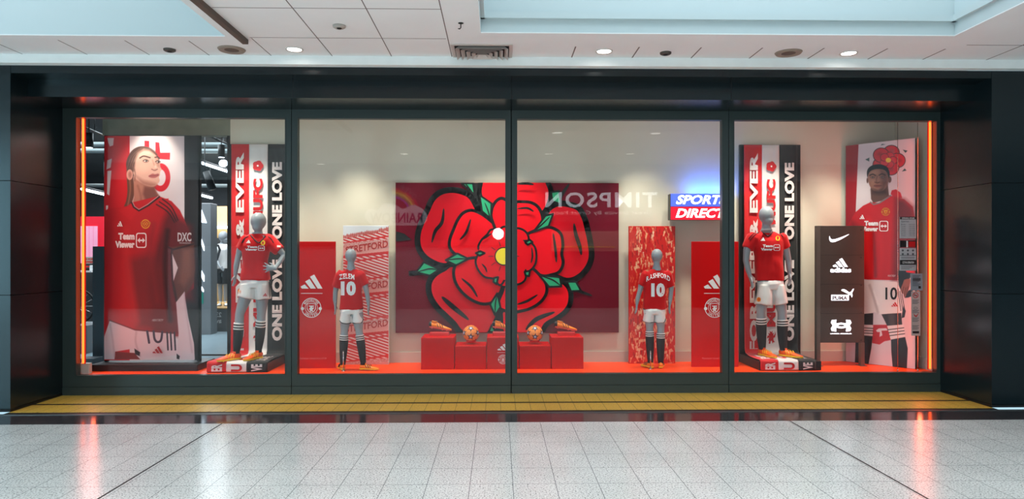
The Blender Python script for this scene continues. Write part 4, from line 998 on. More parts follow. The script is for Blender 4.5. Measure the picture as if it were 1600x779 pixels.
collar(T4[0], T4[2], [(1187.5, 358.5), (1191, 362), (1199, 368.5), (1205, 365), (1208.5, 359)], r=.009)
mb = MB(); fn = onto([T4[2]], 10.6, .001); mb.flat([(1189.5, 359.5), (1193, 363.5), (1199.2, 367.5), (1204, 364), (1207, 358.5), (1198, 356)], fn); mb.build('neckline', M_SKIN, T4[0])
def backprint(T, name, num, cx, yn, wn, wh, arcr, ynum, numbox, small, logos, yr, hemy, xs):
    fn = onto([T[2]], yr)
    # name set along a gentle arch
    mb = MB(); n = len(name)
    tot = [glyphs(c, .025)[2] for c in name]; W = sum(tot) + .12*(n-1); s_ = wn/W; x = cx - wn/2
    for c, a_ in zip(name, tot):
        v, f, _ = glyphs(c, .025); w_ = a_*s_; xc = x + w_/2; yo = arcr*((xc-cx)/(wn/2))**2; sl = 2*arcr*(xc-cx)/(wn/2)**2
        h = wh
        mb.add([fn(x + p*w_, yn + yo + sl*(p-.5)*w_ - q*h, 0) for p, q in v], f); x += w_ + .12*s_
    mb.build('name_print', M_WHITE, T[1])
    mb = MB(); text(mb, num, fn, numbox[0], numbox[3], numbox[2], numbox[1], 0, 0, .06, sub=1); mb.build('number_print', M_WHITE, T[1])
    mb = MB(); mb.limb([fn(x_, y_, 0) for x_, y_ in catmull(hemy, 5, False) if fn.ok(x_, y_)], .007, 6); mb.build('hem_trim', M_SHIRTD, T[1])
    gn = onto([T[4]], yr)
    mb = MB()
    for ln_ in xs: mb = MB(); mb.limb([gn(x_, y_, 0) for x_, y_ in catmull(ln_, 4, False) if gn.ok(x_, y_)], .007, 6); mb.build('shorts_trim', M_SOCK, T[3])
yr = 10.37
T2 = kit_mannequin(dict(yr=yr, k=.80, floor=ZS, label='small grey mannequin seen from behind in red shirt reading ZELEM 10', head=(548.2, 400), hr=.086, neck=(548.4, 417), face=1, seed=3,
    rows=[(483, 530.5, 567.5, .105), (470, 531.5, 566.5, .10), (455, 532, 565, .095), (442, 530, 566, .105), (432, 528.5, 567, .105), (425, 532, 562.5, .08), (420, 539, 558, .06)],
    arms=[[(531, 430), (526, 445), (524, 456), (523.5, 467), (524, 476)], [(565, 430), (570.5, 444), (573, 456), (575, 467), (576, 477)]], arm_side=(0, 1),
    hands=[((524.5, 492, yr), (0, 1, 0), -.25), ((574.5, 493, yr), (0, 1, 0), .25)],
    sleeves=[([(533, 430), (525.5, 449)], (.080, .066)), ([(563, 430), (571, 445)], (.080, .066))],
    legs=[[(541, 488), (538, 516), (535.5, 566)], [(558, 488), (561, 516), (567.5, 566)]], waist=(481, 532, 566, .10), hems=[(504, 529.5, 549, yr), (504, 550.5, 568.5, yr)],
    socks=[((523, .15), True), ((523, .15), True)], bandh=.075, boots=[(R_(115), orange), (R_(-8), orange)], bootk=.96, stripe_mat=dark))
backprint(T2, 'ZELEM', '10', 541.8, 435, 24, 8, 2.0, 0, (532.5, 439, 556, 461.5), 0, 0, yr, [(530.8, 482.6), (536, 484), (549, 484.6), (562, 483.2), (567.3, 481)], [[(529.8, 498), (533, 503.5), (541, 505.4), (548.5, 504)], [(551, 504), (559, 505.4), (565, 503.6), (568, 497)]])
yr = 10.46
T3 = kit_mannequin(dict(yr=yr, k=.80, floor=ZS, label='small grey mannequin seen from behind in red shirt reading RASHFORD 10', head=(1026.3, 400), hr=.086, neck=(1026, 417), face=1, seed=4,
    rows=[(483, 1004.8, 1041, .105), (470, 1005.2, 1040.5, .10), (455, 1006, 1041, .10), (442, 1005.5, 1044, .105), (432, 1006, 1046, .105), (425, 1010, 1042, .08), (420, 1017, 1035, .06)],
    arms=[[(1008, 430), (1002, 445), (999.5, 455), (996.5, 466), (995, 475)], [(1044, 430), (1049, 445), (1048.5, 456), (1047.5, 466), (1046.5, 475)]], arm_side=(0, 1),
    hands=[((994, 490, yr), (0, 1, 0), -.25), ((1045, 490, yr), (0, 1, 0), .25)],
    sleeves=[([(1010, 430), (1002.5, 446)], (.080, .066)), ([(1042, 430), (1048.5, 448)], (.080, .066))],
    legs=[[(1015, 488), (1015, 511), (1016.5, 565)], [(1030, 488), (1032.5, 511), (1032.5, 565)]], waist=(481, 1006, 1040, .10), hems=[(503, 1003.5, 1021, yr), (503, 1022, 1040, yr)],
    socks=[((517, .1), True), ((520, .15), True)], bandh=.075, boots=[(R_(112), orange), (R_(72), orange)], bootk=.96, stripe_mat=dark))
backprint(T3, 'RASHFORD', '10', 1028.5, 433.5, 37, 7.6, 6.5, 0, (1017.5, 442, 1039, 463.5), 0, 0, yr, [(1005, 482.2), (1012, 484), (1024, 484.8), (1035, 484.2), (1040.8, 482.4)], [[(1003.6, 497), (1006, 502.5), (1013, 504.2), (1021, 503.2)], [(1022, 503), (1031, 504.2), (1038, 503), (1040.2, 496)]])
for T, (xa, xb_) in ((T2, (537.5, 563)), (T3, (1016.3, 1032.5))):
    pass
for (px, lab, yq, T) in ((536.5, 'rod', 10.29, T2), (1016.5, 'rod', 10.36, T3)):
    q = P(px, 560, yq); mb = MB(); mb.limb([(q.x, yq-10, ZS), (q.x, yq-10, q.z+.12)], .009, 10); mb.lathe((q.x, yq-10, ZS), [(.001, .0), (.035, 0), (.035, .006), (.001, .008)], n=20); mb.build('support_rod', M_CHROME, T[0])

# ------------------------------------------------------------------ large printed figure: footballer in red, left window
yr = 10.62
a, b = P(163, 212.5, yr), P(309.5, 563, yr)
t = thing('fabric_poster', ((a.x+b.x)/2, yr-10, ZS), 'tall hanging fabric poster of a woman footballer with a ponytail in a red shirt', 'poster')
mb = MB(); mb.box((a.x-.02, yr-10+.03, ZS+.10), (a.x+.03, yr-10+.08, a.z+.02)); mb.box((b.x-.03, yr-10+.03, ZS+.10), (b.x+.02, yr-10+.08, a.z+.02)); mb.box((a.x+.03, yr-10+.03, a.z-.03), (b.x-.03, yr-10+.07, a.z+.02)); mb.build('frame', M_DKMETAL, t)
mb = MB(); mb.bbox((P(158, 570, yr).x, .33, ZS), (P(322, 570, yr).x, .95, ZS+.10), .006); mb.build('base', M_DKMETAL, t)
def c1(L): return [(160 + x*.2568, 200 + y*.2568) for x, y in L]
def c2(L): return [(160 + x*.2568, 390 + y*.2568) for x, y in L]
def paint_woman(p):
    p.fill((22, 22, 26))
    p.poly([(163, 205), (206, 205), (206, 580), (158, 580)], (196, 14, 30), .8)
    p.poly([(202.5, 205), (288, 205), (288.5, 460), (294, 495), (303, 536), (304.5, 580), (202.5, 580)], (222, 210, 214), 1)
    for q in ([(30, 60), (70, 60), (66, 105), (45, 112), (36, 90)], [(30, 195), (58, 185), (50, 240), (25, 252)], [(30, 260), (55, 258), (42, 410), (28, 400)], [(22, 470), (35, 470), (30, 590), (20, 590)]): p.poly(c1(q), (224, 196, 200), 1)
    for q in ([(322, 85), (346, 88), (352, 150), (412, 150), (410, 192), (324, 186)], [(256, 76), (285, 78), (285, 118), (256, 112)], [(372, 430), (403, 428), (400, 452), (365, 448)]): p.poly(c1(q), (206, 20, 40), 1)
    p.ell(160+355*.2568, 200+300*.2568, 15, 22, (206, 20, 40)); p.ell(160+352*.2568, 200+300*.2568, 8.5, 13, (222, 210, 214))
    # ponytail and hair
    p.poly(c1([(150, 230), (148, 300), (152, 380), (145, 440), (132, 478), (160, 478), (184, 440), (196, 380), (190, 320), (185, 270)]), (96, 62, 50), 1.2, smooth=True)
    p.line(c1([(165, 300), (170, 380), (155, 470)]), 2, (150, 104, 80), 2, .8, True)
    p.poly(c1([(150, 255), (144, 215), (160, 165), (190, 128), (235, 110), (285, 120), (325, 155), (345, 200), (300, 260), (200, 290), (160, 290)]), (78, 54, 48), 1.4, smooth=True)
    # neck
    p.poly(c1([(190, 290), (300, 330), (318, 370), (350, 418), (300, 470), (222, 505), (180, 470), (192, 420)]), (176, 122, 104), 1)
    p.poly(c1([(255, 350), (320, 355), (330, 395), (348, 418), (300, 465), (262, 440), (245, 400)]), (112, 66, 58), 5, .9)
    p.line(c1([(215, 350), (235, 420), (232, 490)]), 3, (140, 88, 74), 3, .7, True)
    # face
    p.poly(c1([(182, 250), (178, 200), (200, 150), (240, 122), (285, 128), (318, 155), (340, 190), (350, 215), (352, 235), (360, 250), (352, 266), (350, 285), (344, 300), (348, 322), (325, 350), (295, 356), (255, 345), (222, 325), (198, 300)]), (214, 168, 150), 1, smooth=True)
    p.poly(c1([(182, 262), (170, 225), (178, 180), (205, 138), (245, 116), (285, 118), (322, 142), (338, 166), (322, 160), (290, 141), (252, 138), (222, 158), (203, 192), (196, 235), (192, 262)]), (88, 60, 52), 3.2, .9, smooth=True)
    for i in range(6): p.line(c1([(152+i*7, 245-i*3), (176+i*10, 172-i*4), (238+i*9, 118+i*4)]), .9, ((134, 100, 82), (58, 38, 36))[i % 2], 1, .55, True)
    p.line(c1([(196, 250), (200, 285), (196, 320)]), 1.5, (96, 66, 56), 1.6, .6, True)
    p.poly(c1([(200, 200), (215, 150), (250, 128), (285, 135), (300, 165), (255, 168), (225, 185)]), (232, 190, 172), 6, .8)
    p.poly(c1([(205, 290), (250, 318), (320, 335), (335, 350), (290, 360), (240, 345)]), (158, 108, 94), 6, .8)
    p.poly(c1([(325, 170), (345, 200), (350, 240), (335, 235), (325, 210)]), (176, 124, 108), 4, .8)
    p.ell(160+245*.2568, 200+245*.2568, 8, 7, (232, 180, 160), 7, .7)
    p.ell(160+166*.2568, 200+283*.2568, 5, 8.2, (206, 150, 132)); p.ell(160+168*.2568, 200+283*.2568, 2.6, 5, (160, 102, 88), 2)
    p.line(c1([(228, 182), (252, 170), (290, 180)]), 1.9, (66, 42, 38), 1.2, 1, True); p.line(c1([(320, 178), (338, 176), (348, 184)]), 1.7, (66, 42, 38), 1.2, 1, True)
    for ex, ey in ((264, 200), (338, 206)):
        p.ell(160+ex*.2568, 200+ey*.2568, 4.3 if ex < 300 else 3, 2.3, (120, 76, 66), 1.6); p.ell(160+ex*.2568, 200+ey*.2568, 3 if ex < 300 else 2, 1.3, (228, 214, 206), .8)
        p.ell(160+(ex+3)*.2568, 200+ey*.2568, 1.3, 1.4, (40, 26, 24), .8); p.line(c1([(ex-16, ey-2), (ex, ey-9), (ex+15, ey-1)]), .9, (40, 26, 26), .9, 1, True)
    p.line(c1([(305, 195), (318, 232), (322, 248)]), 1.6, (178, 122, 106), 2, .8, True); p.line(c1([(300, 250), (318, 257), (334, 250)]), 1.6, (130, 76, 68), 1.4, .9, True); p.ell(160+322*.2568, 200+236*.2568, 1.8, 2.6, (236, 196, 180), 2, .8)
    p.poly(c1([(280, 292), (304, 277), (320, 280), (340, 276), (344, 288), (322, 302), (296, 302)]), (172, 92, 90), 1, smooth=True); p.line(c1([(284, 291), (310, 289), (342, 286)]), .8, (110, 48, 50), .8, 1, True)
    # shirt
    p.poly([(163, 470), (163, 330), (170, 325), (200, 322), (207, 316), (248, 306), (268, 314), (281, 328), (289, 345), (296, 362), (303, 400), (303, 450), (280, 470), (279, 525), (200, 520), (171, 500), (163, 520)], (186, 12, 26), 1)
    p.poly([(184, 329), (200, 321), (207, 315), (214, 330), (205, 345)], (196, 16, 30), 2, .8)
    p.poly([(255, 345), (262, 330), (300, 352), (304, 400), (303, 470), (281, 470), (280, 522), (240, 518), (232, 440), (245, 380)], (92, 14, 22), 12, .9)
    p.poly([(200, 405), (232, 395), (262, 420), (280, 470), (279, 522), (215, 512), (205, 460)], (112, 26, 30), 16, .8)
    p.line([(196, 360), (200, 420), (212, 500)], 9, (206, 40, 44), 12, .7, True); p.line([(182, 350), (178, 420), (176, 500)], 6, (206, 24, 34), 10, .6)
    p.line([(262, 360), (258, 420), (266, 500)], 7, (40, 10, 16), 6, .8, True); p.line([(240, 350), (236, 400), (246, 470)], 5, (136, 26, 32), 10, .7, True)
    # arm
    p.poly([(268, 386), (303, 378), (305, 420), (303, 440), (294, 455), (276, 472), (270, 452), (273, 430), (268, 408)], (96, 50, 40), 2)
    p.poly([(285, 390), (298, 388), (300, 430), (288, 448), (280, 440)], (134, 76, 58), 8, .8); p.line([(268, 392), (270, 440), (276, 470)], 3, (36, 18, 20), 3, .9)
    p.line([(262, 385), (270, 390), (302, 381)], 2.2, (40, 12, 18), 1.5, .9)
    p.poly([(269, 396), (278, 418), (271, 439)], (226, 206, 210), 1); p.poly([(288.4, 455), (291, 490), (303, 538), (304.5, 561), (283, 561), (277, 550), (279, 520), (275, 472)], (222, 196, 202), 1.2)
    p.line([(288, 458), (293, 500), (300, 550)], 1.6, (186, 150, 160), 3, .7)
    # shorts and legs
    p.poly([(171.5, 500.5), (211, 515.8), (273, 521), (278, 554), (220, 561), (210, 544), (180, 549), (179, 561), (161, 561), (162.5, 526)], (226, 202, 208), 1)
    p.poly([(180, 549), (210, 551), (219, 561), (179, 561)], (128, 36, 34), 1.2); p.line([(213, 518), (212, 535), (219, 556)], 2.2, (190, 160, 168), 3, .8, True); p.poly([(210, 544), (219, 550), (218, 556), (211, 553)], (34, 26, 34), 1)
    p.line([(172, 506), (176, 530), (179, 556)], 2, (188, 158, 166), 3, .7)
    p.poly([(276, 552), (281, 556), (280, 561), (276, 560)], (30, 24, 30), 1)
    p.line([(171, 500), (211, 515), (273, 520.5)], 1.6, (96, 18, 26), 1.2, .9)
    for x in (261.5, 267, 273): p.line([(x-.5, 519), (x+1, 546)], 2.6, (44, 34, 50), .8)
    p.line([(230, 517), (233, 535)], 3.4, (58, 44, 66), .8); p.line([(240, 517), (241.5, 529), (246, 534), (251.5, 531), (253.5, 518)], 3.4, (58, 44, 66), .8, 1, True)
    # collar, shoulder stripes
    p.line(c1([(178, 452), (190, 480), (222, 502), (280, 470), (346, 418)]), 2.6, (50, 26, 30), 1); p.line(c1([(184, 450), (196, 476), (222, 494), (276, 463), (340, 414)]), 1, (190, 170, 170), .8)
    for dx, dy in ((0, 0), (-18, 16), (-36, 32)): p.line([(160+(365+dx)*.2568, 200+(432+dy)*.2568), (160+(420+dx*.6)*.2568, 200+(478+dy)*.2568), (160+(460+dx*.6)*.2568, 200+(560+dy*.4)*.2568)], 2, (52, 14, 20), 1, .95, True)
    p.ell(160+262*.2568, 200+583*.2568, 7, 7.4, (224, 160, 44)); p.ell(160+262*.2568, 200+583*.2568, 5.2, 5.4, (176, 20, 24)); p.ell(160+262*.2568, 200+583*.2568, 3.6, 4.2, (224, 170, 50)); p.ell(160+262*.2568, 200+583*.2568, 2.2, 3, (176, 20, 24)); p.ell(160+240*.2568, 200+578*.2568, 2, 2.6, (196, 120, 40)); p.ell(160+286*.2568, 200+578*.2568, 2, 2.6, (196, 120, 40)); p.ell(160+262*.2568, 200+583*.2568, 1, 1.6, (230, 190, 60))
O = P(163, 562.5, yr-.02)
def bl(a_, b_): return .012*math.sin(a_*9)*(1-b_*.6) + .006*math.sin(b_*11+a_*3)
sheet('fabric', O, Vector((b.x-a.x, 0, 0)), Vector((0, 0, a.z-O.z)), 300, 700, paint_woman, t, .6, bulge=bl)
fn = pxfn(yr-.05); mb = MB(); teamviewer(mb, fn, 180, 387.5, 229, 363, 0, 0, .06); mb.build('sponsor_print', M_WHITE, t)
mb = MB(); adidas(mb, fn, 183, 353.5, 191.5, 345); mb.build('stripe_logo', M_WHITE, t); mb = MB(); adidas(mb, fn, 238, 551.5, 254.5, 540.5); mb.build('shorts_logo', mat('dull_red', (168, 24, 40), .6), t)
mb = MB(); text(mb, 'DXC', fn, 277.5, 377, 299, 363, 0, 0, .03); text(mb, 'TECHNOLOGY', fn, 280, 380.5, 298, 378.2, 0, 0, 0); mb.build('sleeve_print', mat('soft_white', (205, 190, 192), .6), t)
mb = MB(); text(mb, 'HEAT.RDY', fn, 237, 501.5, 256, 498, 0, 0, 0, shear=.1); mb.build('hem_print', bpy.data.materials['soft_white'], t)

# ------------------------------------------------------------------ large leaning picture of a footballer, right corner
A = P(1321.5, 228, 11.04); B = P(1430, 215, 10.27); zt2 = (A.z+B.z)/2; z0 = ZS + .005
t = thing('player_board', ((A.x+B.x)/2, (A.y+B.y)/2, ZS), 'tall board with a short haired man footballer under a red rose, right corner', 'poster')
O = Vector((A.x, A.y, z0)); U = Vector((B.x-A.x, B.y-A.y, 0)); V = Vector((0, 0, zt2-z0)); nrm = Vector((U.y, -U.x, 0)).normalized()
mb = MB(); v = [O, O+U, O+U+V, O+V]; mb.add([q - nrm*.002 for q in v] + [q - nrm*.045 for q in v], [(0,1,2,3), (7,6,5,4), (0,4,5,1), (1,5,6,2), (2,6,7,3), (3,7,4,0)]); mb.build('panel', M_DKMETAL, t)
def d1(L): return [(1310 + x*.2569, 200 + y*.2569) for x, y in L]
def d2(L): return [(1310 + x*.2568, 390 + y*.2568) for x, y in L]
def paint_man(p):
    p.fill((206, 194, 198)); p.poly([(1315, 200), (1342.5, 200), (1337, 330), (1337, 600), (1315, 600)], (150, 8, 18), .8)
    p.poly([(1315, 470), (1345, 470), (1345, 600), (1315, 600)], (206, 194, 198), 1)
    # rose
    cx, cy = 1388, 250
    for i in range(5):
        a_ = math.radians(-90+72*i+20); p.poly([(cx+30*math.cos(a_+.63-.12), cy+25*math.sin(a_+.63-.12)), (cx+36*math.cos(a_+.63), cy+24*math.sin(a_+.63)*1.1), (cx+30*math.cos(a_+.63+.12), cy+25*math.sin(a_+.63+.12))], (40, 70, 66), 1)
    for i in range(5):
        a_ = math.radians(-90+72*i+20); ex, ey = cx+14*math.cos(a_), cy+12.6*math.sin(a_)
        p.ell(ex, ey, 13, 11.8, (26, 12, 16)); p.ell(ex, ey, 12, 10.8, (190, 16, 34)); p.ell(ex+3*math.cos(a_), ey+3*math.sin(a_), 4, 3, (140, 8, 24), 3, .7)
    for i in range(5):
        a_ = math.radians(-90+72*i+20); p.ell(cx+7.5*math.cos(a_), cy+7*math.sin(a_), 7, 6.4, (96, 10, 20), 1); p.ell(cx+7.5*math.cos(a_), cy+7*math.sin(a_), 6, 5.4, (196, 16, 34), 1)
    p.ell(cx, cy, 4.2, 3.8, (226, 190, 50))
    p.poly(d1([(318, 400), (325, 378), (350, 372), (378, 392), (388, 425), (340, 425)]), (186, 12, 28), 1)
    # neck, head
    p.poly(d1([(196, 360), (300, 335), (308, 412), (262, 442), (212, 455), (198, 430)]), (92, 60, 50), 1); p.poly(d1([(200, 375), (290, 370), (296, 400), (240, 405), (205, 400)]), (58, 36, 32), 6, .9)
    p.ell(1310+312*.2569, 200+312*.2569, 2.8, 5, (96, 60, 50)); p.ell(1310+177*.2569, 200+318*.2569, 1.6, 4.2, (88, 54, 46))
    p.poly(d1([(180, 300), (180, 262), (205, 240), (250, 236), (292, 250), (305, 285), (303, 325), (290, 360), (262, 382), (228, 384), (205, 370), (188, 345)]), (134, 92, 76), 1, smooth=True)
    p.poly(d1([(262, 262), (300, 275), (302, 330), (280, 368), (258, 380), (262, 340)]), (92, 58, 50), 7, .85); p.ell(1310+222*.2569, 200+268*.2569, 6, 3.6, (166, 122, 102), 5, .8); p.ell(1310+212*.2569, 200+330*.2569, 3.6, 4, (152, 106, 88), 4, .8)
    p.poly(d1([(176, 300), (174, 262), (190, 236), (222, 222), (265, 222), (298, 240), (312, 275), (306, 305), (298, 275), (278, 254), (235, 248), (200, 258), (184, 276)]), (24, 18, 18), .9, smooth=True)
    p.line(d1([(190, 288), (208, 280), (226, 288)]), 1.6, (34, 22, 20), 1, 1, True); p.line(d1([(248, 286), (266, 278), (284, 286)]), 1.6, (34, 22, 20), 1, 1, True)
    for ex in (208, 266): p.ell(1310+ex*.2569, 200+299*.2569, 3, 1.5, (60, 36, 32), 1.2); p.ell(1310+ex*.2569, 200+299*.2569, 1.8, .8, (190, 176, 166), .7); p.ell(1310+ex*.2569, 200+299*.2569, .9, .9, (18, 12, 12), .6)
    p.line(d1([(236, 292), (230, 318), (234, 326)]), 1.2, (88, 54, 46), 1.6, .8, True); p.line(d1([(222, 328), (236, 333), (250, 328)]), 1.3, (70, 40, 36), 1.2, .9, True)
    p.poly(d1([(215, 350), (228, 343), (246, 344), (262, 350), (246, 360), (228, 360)]), (124, 70, 64), .9, smooth=True); p.line(d1([(216, 351), (238, 351), (261, 350)]), .7, (54, 28, 28), .7)
    p.poly(d1([(205, 366), (240, 376), (275, 366), (262, 386), (226, 388)]), (50, 32, 30), 3, .6)
    # shirt
    p.poly(d1([(196, 450), (150, 472), (100, 515), (62, 580), (45, 779), (42, 900), (175, 920), (362, 925), (480, 700), (468, 560), (452, 478), (400, 432), (310, 408), (250, 455)]), (184, 8, 18), 1)
    p.poly(d1([(350, 430), (400, 435), (452, 480), (480, 600), (470, 760), (362, 925), (330, 925), (340, 650)]), (84, 10, 16), 12, .85)
    p.poly(d1([(80, 560), (130, 600), (140, 900), (45, 900), (45, 760)]), (120, 8, 14), 9, .7)
    p.line(d1([(180, 560), (175, 700), (190, 880)]), 8, (216, 30, 34), 10, .8, True); p.line(d1([(250, 640), (262, 760), (250, 900)]), 5, (206, 22, 28), 8, .7, True); p.line(d1([(215, 640), (222, 780), (226, 900)]), 3, (120, 6, 14), 5, .8, True)
    p.line(d1([(196, 450), (214, 464), (250, 455), (318, 410)]), 2.2, (120, 108, 108), .9)
    # arm and hand at the right
    p.poly(d2([(362, 125), (408, 118), (470, 118), (472, 135), (442, 160), (430, 180), (402, 182), (395, 240), (370, 262)]), (26, 20, 24), 1)
    p.poly([(1415, 420), (1431, 418), (1431, 427), (1416, 425)], (190, 10, 26), 1)
    p.poly(d2([(402, 182), (436, 178), (434, 215), (425, 250), (405, 292), (396, 270), (384, 262), (380, 235), (392, 205)]), (128, 84, 68), 1, smooth=True)
    for q in ([(398, 225), (388, 262)], [(410, 230), (400, 282)], [(422, 225), (412, 272)]): p.line(d2(q), .9, (72, 42, 36), .9)
    p.poly(d2([(405, 292), (425, 250), (440, 240), (452, 250), (450, 280), (425, 290)]), (24, 20, 24), 1)
    # shorts
    p.poly(d2([(100, 180), (355, 195), (378, 240), (396, 340), (406, 384), (255, 392), (215, 378), (155, 396), (100, 396)]), (224, 214, 212), 1)
    p.line(d2([(190, 215), (215, 290), (240, 380)]), 3, (176, 158, 156), 4, .9, True); p.line(d2([(215, 250), (240, 330)]), 2, (244, 236, 232), 3, .7)
    for x in (362, 374, 386): p.line([(1310+x*.2568, 390+(235+(x-362)*1.4)*.2568), (1310+(x+18)*.2568, 390+370*.2568)], 1.1, (40, 34, 40), .7)
    p.poly(d2([(396, 340), (410, 372), (402, 410), (385, 415), (388, 384)]), (30, 24, 28), 1)
    # lower legs
    p.poly(d2([(205, 456), (300, 456), (322, 548), (280, 556), (250, 576), (205, 566)]), (176, 10, 24), 1); p.poly(d2([(228, 490), (245, 478), (292, 476), (300, 490), (262, 492), (268, 520), (250, 530), (252, 500), (236, 500)]), (214, 200, 202), .9)
    p.poly(d2([(120, 392), (212, 385), (210, 456), (150, 456)]), (34, 24, 26), 1); p.poly(d2([(262, 392), (382, 384), (388, 455), (298, 464)]), (48, 30, 28), 1); p.poly(d2([(300, 392), (340, 390), (345, 455), (312, 458)]), (78, 52, 46), 4, .7)
    p.poly(d2([(148, 455), (212, 458), (208, 525), (148, 522)]), (214, 206, 206), .9); p.poly(d2([(296, 462), (395, 454), (406, 530), (318, 546)]), (220, 212, 210), .9)
    for i in range(3): p.line(d2([(150, 474+i*16), (211, 478+i*15)]), 1.3, (36, 30, 34), .7); p.line(d2([(300+i*6, 486+i*18), (397+i*3, 474+i*18)]), 1.3, (36, 30, 34), .7)
    p.poly(d2([(106, 510), (150, 520), (208, 525), (200, 600), (182, 700), (100, 700)]), (24, 22, 24), 1); p.poly(d2([(320, 546), (406, 530), (422, 600), (416, 730), (332, 730), (322, 620)]), (26, 24, 26), 1)
    p.line(d2([(345, 560), (350, 640), (345, 720)]), 3, (56, 52, 54), 4, .7, True)
sheet('picture', O, U, V, 260, 720, paint_man, t, .35)
def mf(x, y, z):
    d = ray(x, y); k = (O - CAM).dot(nrm)/d.dot(nrm); return CAM + d*k + nrm*(.003+z)
if nrm.y > 0: raise ValueError('normal')
mb = MB(); teamviewer(mb, mf, 1346.5, 361.5, 1388, 344.5, 0, 0, .06); mb.build('sponsor_print', M_WHITE, t)
mb = MB(); adidas(mb, mf, 1343, 342, 1351, 335); mb.build('stripe_logo', M_WHITE, t)
mb = MB(); crest(mb, mf, 1384, 330.5, 6.4, 0, 0, 1); mb.build('club_badge', [mat('badge_gold', (206, 150, 50), .5), M_RED], t)
mb = MB(); text(mb, '10', mf, 1383.5, 468, 1402, 448.5, 0, 0, .02); mb.build('shorts_number', M_BLK, t)
mb = MB(); adidas(mb, mf, 1392.5, 478.5, 1403, 471.5); mb.build('shorts_logo', M_RED, t)
mb = MB(); text(mb, 'HEAT.RDY', mf, 1387.5, 432, 1399.5, 429, 0, 0, 0); mb.build('hem_print', bpy.data.materials['soft_white'], t)

# ------------------------------------------------------------------ notices hung on two cables inside the right bay
yr = 10.06; fn = pxfn(yr-.001)
t = thing('cable_notice_rack', (PX(1419, yr), .07, ZS), 'stack of small notice sheets held between two thin cables at the right window bay', 'notice holder')
for px, y0_ in ((1403.3, 345), (1434.5, 345)):
    q = PX(px, yr+.01); mb = MB(); mb.limb([(q, .08, ZS), (q, .08, z0g)], .0035, 6); mb.lathe((q, .08, ZS), [(.001, 0), (.012, 0), (.012, .03), (.001, .03)], n=10); mb.build('cable', M_CHROME, t)
M_PAPER = mat('notice_paper', (190, 192, 196), .5); M_INK = mat('notice_ink', (90, 92, 98), .6)
def notice(name, x0, y0, x1, y1, draw, base=M_PAPER, parent=t, lab=None):
    a, b = P(x0, y0, yr), P(x1, y1, yr); mb = MB(); mb.box((a.x, yr-10, b.z), (b.x, yr-10+.006, a.z)); o = mb.build(name, base, parent)
    m = MB(); draw(m); m.build('printing', [M_BLK, M_INK, M_RED, M_WHITE], o if parent else o); return o
def rect(m, x0, y0, x1, y1, mi=0, z=.001): m.flat([(x0, y1), (x1, y1), (x1, y0), (x0, y0)], fn, z, mi)
def dr1(m):
    rect(m, 1406, 338.5, 1431.5, 342.5, 0); text(m, 'OPENING HOURS', fn, 1409, 342, 1429, 339.4, .002, 3, .02)
    text(m, 'Opening Hours', fn, 1408, 347.5, 1420, 344.7, .002, 1, .02)
    for i, d in enumerate(('Monday', 'Tuesday', 'Wednesday', 'Thursday', 'Friday', 'Saturday', 'Sunday')):
        y = 351.5 + i*2.9; text(m, d, fn, 1408, y, 1415, y-1.9, .002, 1, .01); text(m, '9.00-18.00' if i < 6 else '11.00-17.00', fn, 1420, y, 1429.5, y-1.7, .002, 1, .01)
notice('hours_sheet', 1406, 338.5, 1431.5, 372, dr1)
def dr2(m): rect(m, 1406, 375.5, 1431.5, 386, 0); rect(m, 1416, 376, 1418.5, 386, 3, .002); rect(m, 1419.5, 377, 1430, 385.5, 2, .002)
notice('red_black_strip', 1406, 375.5, 1431.5, 386, dr2)
def dr3(m):
    for i in range(3):
        for j in range(2): m.flat(circle(1410.5+i*8, 391+j*5.6, 1.7, 10), fn, .001, 1)
    for j in range(2): rect(m, 1408, 401+j*1.8, 1429, 401.7+j*1.8, 1)
    rect(m, 1406, 398.2, 1431.5, 398.9, 0); rect(m, 1406, 405.8, 1431.5, 413.5, 0); text(m, 'CCTV IN OPERATION', fn, 1410, 411.5, 1428, 408, .002, 3, .02)
    for j in range(3): rect(m, 1408, 415.5+j*2, 1429-j*4, 416.2+j*2, 1)
notice('icon_sheet', 1406, 387.5, 1431.5, 422.5, dr3)
t2 = None
def dr4(m):
    for j in range(8): rect(m, 1426, 430+j*2.2, 1438-(j % 3)*2, 430.9+j*2.2, 1)
    rect(m, 1426, 434, 1438.5, 438.5, 1); rect(m, 1435, 446.5, 1438.8, 450.5, 0)
o = notice('glass_notice', 1423, 427, 1441.5, 453.5, dr4, mat('grey_notice', (150, 158, 168), .5), None); tag(o, 'small grey blue notice sheet on the glass above the no smoking sticker', 'notice')
def dr5(m):
    ring = circle(1430.5, 461, 4, 20, 4); m.stroke(ring, 1, fn, .001, 2, closed=True); m.stroke([(1427.8, 458.3), (1433.2, 463.7)], .9, fn, .0015, 2); rect(m, 1428, 460.5, 1433, 461.6, 0, .0012)
    for yy, n_ in ((468, 4), (484, 3), (496, 4), (508, 4)):
        for j in range(n_): rect(m, 1425.5, yy+j*1.8, 1436-(j % 2)*2, yy+.8+j*1.8, 1)
    m.flat([(1427, 489), (1431, 493), (1436, 488), (1432, 495), (1429, 494)], fn, .001, 2); m.stroke(circle(1430.5, 481, 3, 14, 1.6), .6, fn, .001, 1, True); rect(m, 1426, 517, 1436, 520.5, 0)
o = notice('no_smoking_sticker', 1424, 455, 1438, 524, dr5, mat('pale_sticker', (198, 184, 180), .5), None); tag(o, 'tall pale sticker with a red no smoking symbol, low on the right bay glass', 'sticker')
